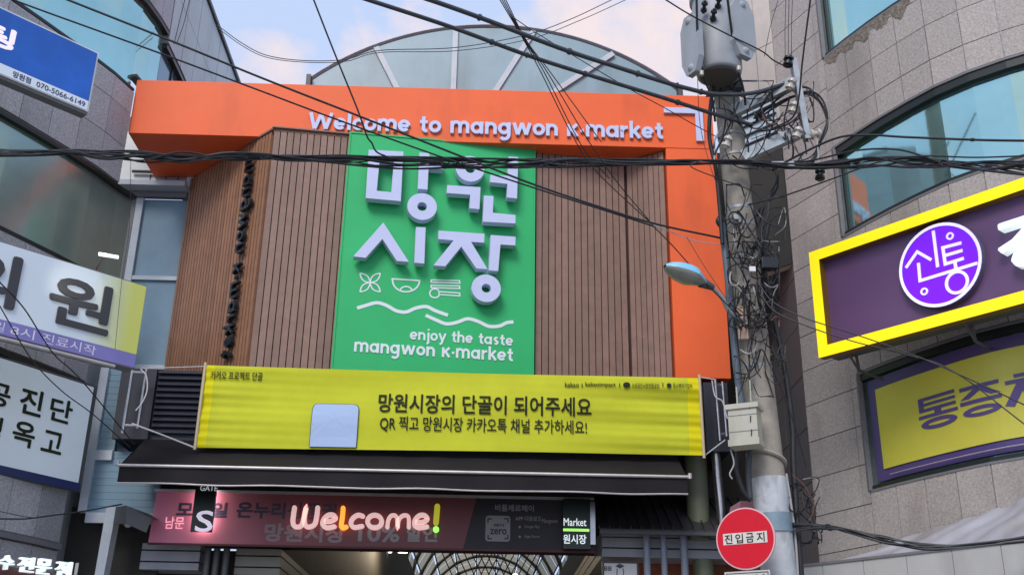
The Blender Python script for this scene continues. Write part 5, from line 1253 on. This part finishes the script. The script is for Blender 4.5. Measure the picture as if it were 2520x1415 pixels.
# main bundle
def bundle(name, label, cat, base, Ys, count, spread, r0, ties, loc, seed, wmix=.12):
    rnd_ = random.Random(seed); t_ = thing(name, label, cat, loc, 'cable bundles'); N_ = len(base)
    for s in range(count):
        ph = rnd_.uniform(0, 6); L_ = []
        for i, (x, y) in enumerate(base):
            f_ = spread[i] if hasattr(spread, '__len__') else spread
            L_.append((x, y+f_*math.sin(ph+i*rnd_.uniform(.6, 1.5))+f_*rnd_.uniform(-.35, .35)))
        P = [PY(x, y, Ys[0]+(Ys[1]-Ys[0])*i/(N_-1)+rnd_.uniform(-.03, .03)) for i, (x, y) in enumerate(L_)]
        MB().tube(spline(P, 7), r0*rnd_.uniform(.6, 1.35), 6).build('strand', CABLEG if rnd_.random() < wmix else CABLE, t_, True)
    for (x, y, h) in ties:
        i = min(range(N_), key=lambda k_: abs(base[k_][0]-x)); Y = Ys[0]+(Ys[1]-Ys[0])*i/(N_-1)
        c = PY(x, y, Y-.03); MB().tube([c+A(h*.004*math.cos(a_), .03*math.sin(a_), h*.0042*math.sin(a_)) for a_ in np.linspace(0, 2*math.pi, 12)[:-1]], .006, 5, closed=True).build('tie_wire', CABLE, t_)
    return t_
bundle('cable_bundle', 'black cable bundle stretched level across the whole street front', 'cable bundle',
       [(-10, 376), (90, 378), (170, 375), (260, 383), (350, 385), (450, 388), (560, 384), (650, 386), (720, 390), (860, 395), (1000, 402), (1150, 403), (1300, 402), (1400, 402), (1550, 400), (1700, 400), (1840, 400), (1960, 405)],
       (9.0, 9.95), 13, [8, 6, 5, 9, 11, 11, 8, 5, 6, 10, 12, 11, 10, 9, 7, 5, 5, 6], .0088, [(650, 386, 9), (1130, 398, 9), (1386, 405, 12), (1110, 403, 8)], PY(1000, 400, 9.5), 3)
bundle('cable_bundle', 'black cable bundle continuing from the pole to the right edge', 'cable bundle',
       [(1850, 402), (1960, 408), (2060, 404), (2150, 398), (2250, 398), (2330, 404), (2420, 410), (2530, 414)], (9.9, 8.4), 11, [5, 6, 8, 10, 12, 6, 10, 13], .0088, [(2325, 402, 12)], PY(2200, 400, 9), 5)
bundle('cable_bundle', 'dirty cable bundle sagging along the tarpaulin at the lower right', 'cable bundle',
       [(1925, 1300), (1980, 1296), (2040, 1297), (2100, 1310), (2180, 1328), (2280, 1345), (2380, 1340), (2530, 1325)], (10.2, 9.0), 7, [14, 6, 4, 5, 7, 7, 6, 6], .0095, [(2040, 1297, 8)], PY(2200, 1330, 9.6), 9)
bundle('cable_bundle', 'thick drooping cables bent round behind the insulator bar', 'cable bundle',
       [(1860, 290), (1930, 240), (1985, 225), (2020, 250), (2036, 300), (2018, 350), (1990, 400), (1900, 410)], (10.1, 10.0), 7, [10, 10, 8, 9, 9, 9, 8, 6], .0095, [], PY(2000, 300, 10), 12)
bundle('cable_bundle', 'brown black cable tangle rising from the pole to the crossarm at its right', 'cable bundle',
       [(1905, 410), (1915, 450), (1895, 490), (1890, 540), (1870, 580), (1850, 620)], (10.15, 10.0), 8, [14, 12, 9, 9, 9, 8], .009, [], PY(1890, 500, 10), 15, .2)
# tangles of loops round the pole
def tangle(label, boxpx, n_, seed, rr=(.02, .11), Yr=(9.86, 10.05)):
    rnd_ = random.Random(seed); x0, y0, x1, y1 = boxpx; t_ = thing('wire_tangle', label, 'wire tangle', PY((x0+x1)/2, (y0+y1)/2, 10), 'wire tangles on the pole')
    for i in range(n_):
        x, y = rnd_.uniform(x0, x1), rnd_.uniform(y0, y1); L_ = [(x, y)]; a_ = rnd_.choice([-1, 1])*rnd_.uniform(1.0, 2.1); st = rnd_.uniform(16, 44)
        tr = rnd_.uniform(-.55, .55)*(2 if rnd_.random() < .25 else 1)
        for k_ in range(rnd_.randint(3, 6)):
            a_ += tr+rnd_.uniform(-.3, .3); x += st*math.cos(a_)*.75; y += st*math.sin(a_)
            x = min(max(x, x0-12), x1+12); y = min(max(y, y0-15), y1+15); L_.append((x, y))
        P = [PY(a, b_, rnd_.uniform(*Yr)) for a, b_ in L_]
        m_ = rnd_.choice([CABLE, CABLE, CABLE, CABLE, CABLEG, CABLEW if rnd_.random() < .4 else CABLE, CABLEB if rnd_.random() < .4 else CABLE])
        MB().tube(spline(P, 6), rnd_.choice([.004, .005, .006, .008, .010]), 5).build('wire_loop', m_, t_, True)
    return t_
tangle('wire tangle round the crossarms below the transformer', (1770, 215, 1990, 400), 46, 1)
tangle('dense wire tangle on the pole beside the street lamp neck', (1805, 610, 1905, 790), 60, 2)
tangle('wire tangle above the dense one, over the pole middle', (1800, 470, 1920, 620), 26, 3)
tangle('loose wires hanging below the dense tangle on the pole', (1820, 790, 1920, 960), 26, 4)
tangle('wire loops gathered right of the white pole foot', (1950, 1190, 2010, 1320), 14, 6, Yr=(10.1, 10.3))
jb = tag(MB().box(2.70, 2.86, 9.86, 9.95, 5.86, 5.98).build('junction_box', BLACKL, bevel=.01), 'small black junction box buried in the dense wire tangle', 'junction box')
p = PY(1852, 660, 9.82); tag(MB().box(p[0]-.03, p[0]+.03, p[1], p[1]+.03, p[2]-.03, p[2]+.02).build('wire_tag', WHITE), 'small white tag beside the black junction box on the pole', 'tag')
p = PY(1825, 782, 10.02); tag(MB().hull8([p+A(-.04, 0, -.22), p+A(.05, -.02, -.22), p+A(.05, .02, -.22), p+A(-.04, .02, -.22)], [p+A(-.04, 0, .12), p+A(.05, -.02, .12), p+A(.05, .02, .12), p+A(-.04, .02, .12)]).build('pole_sticker', mat('peach_paper', (.70, .48, .36), .7)), 'peach coloured notice plate on the pole under the lamp arm', 'notice')
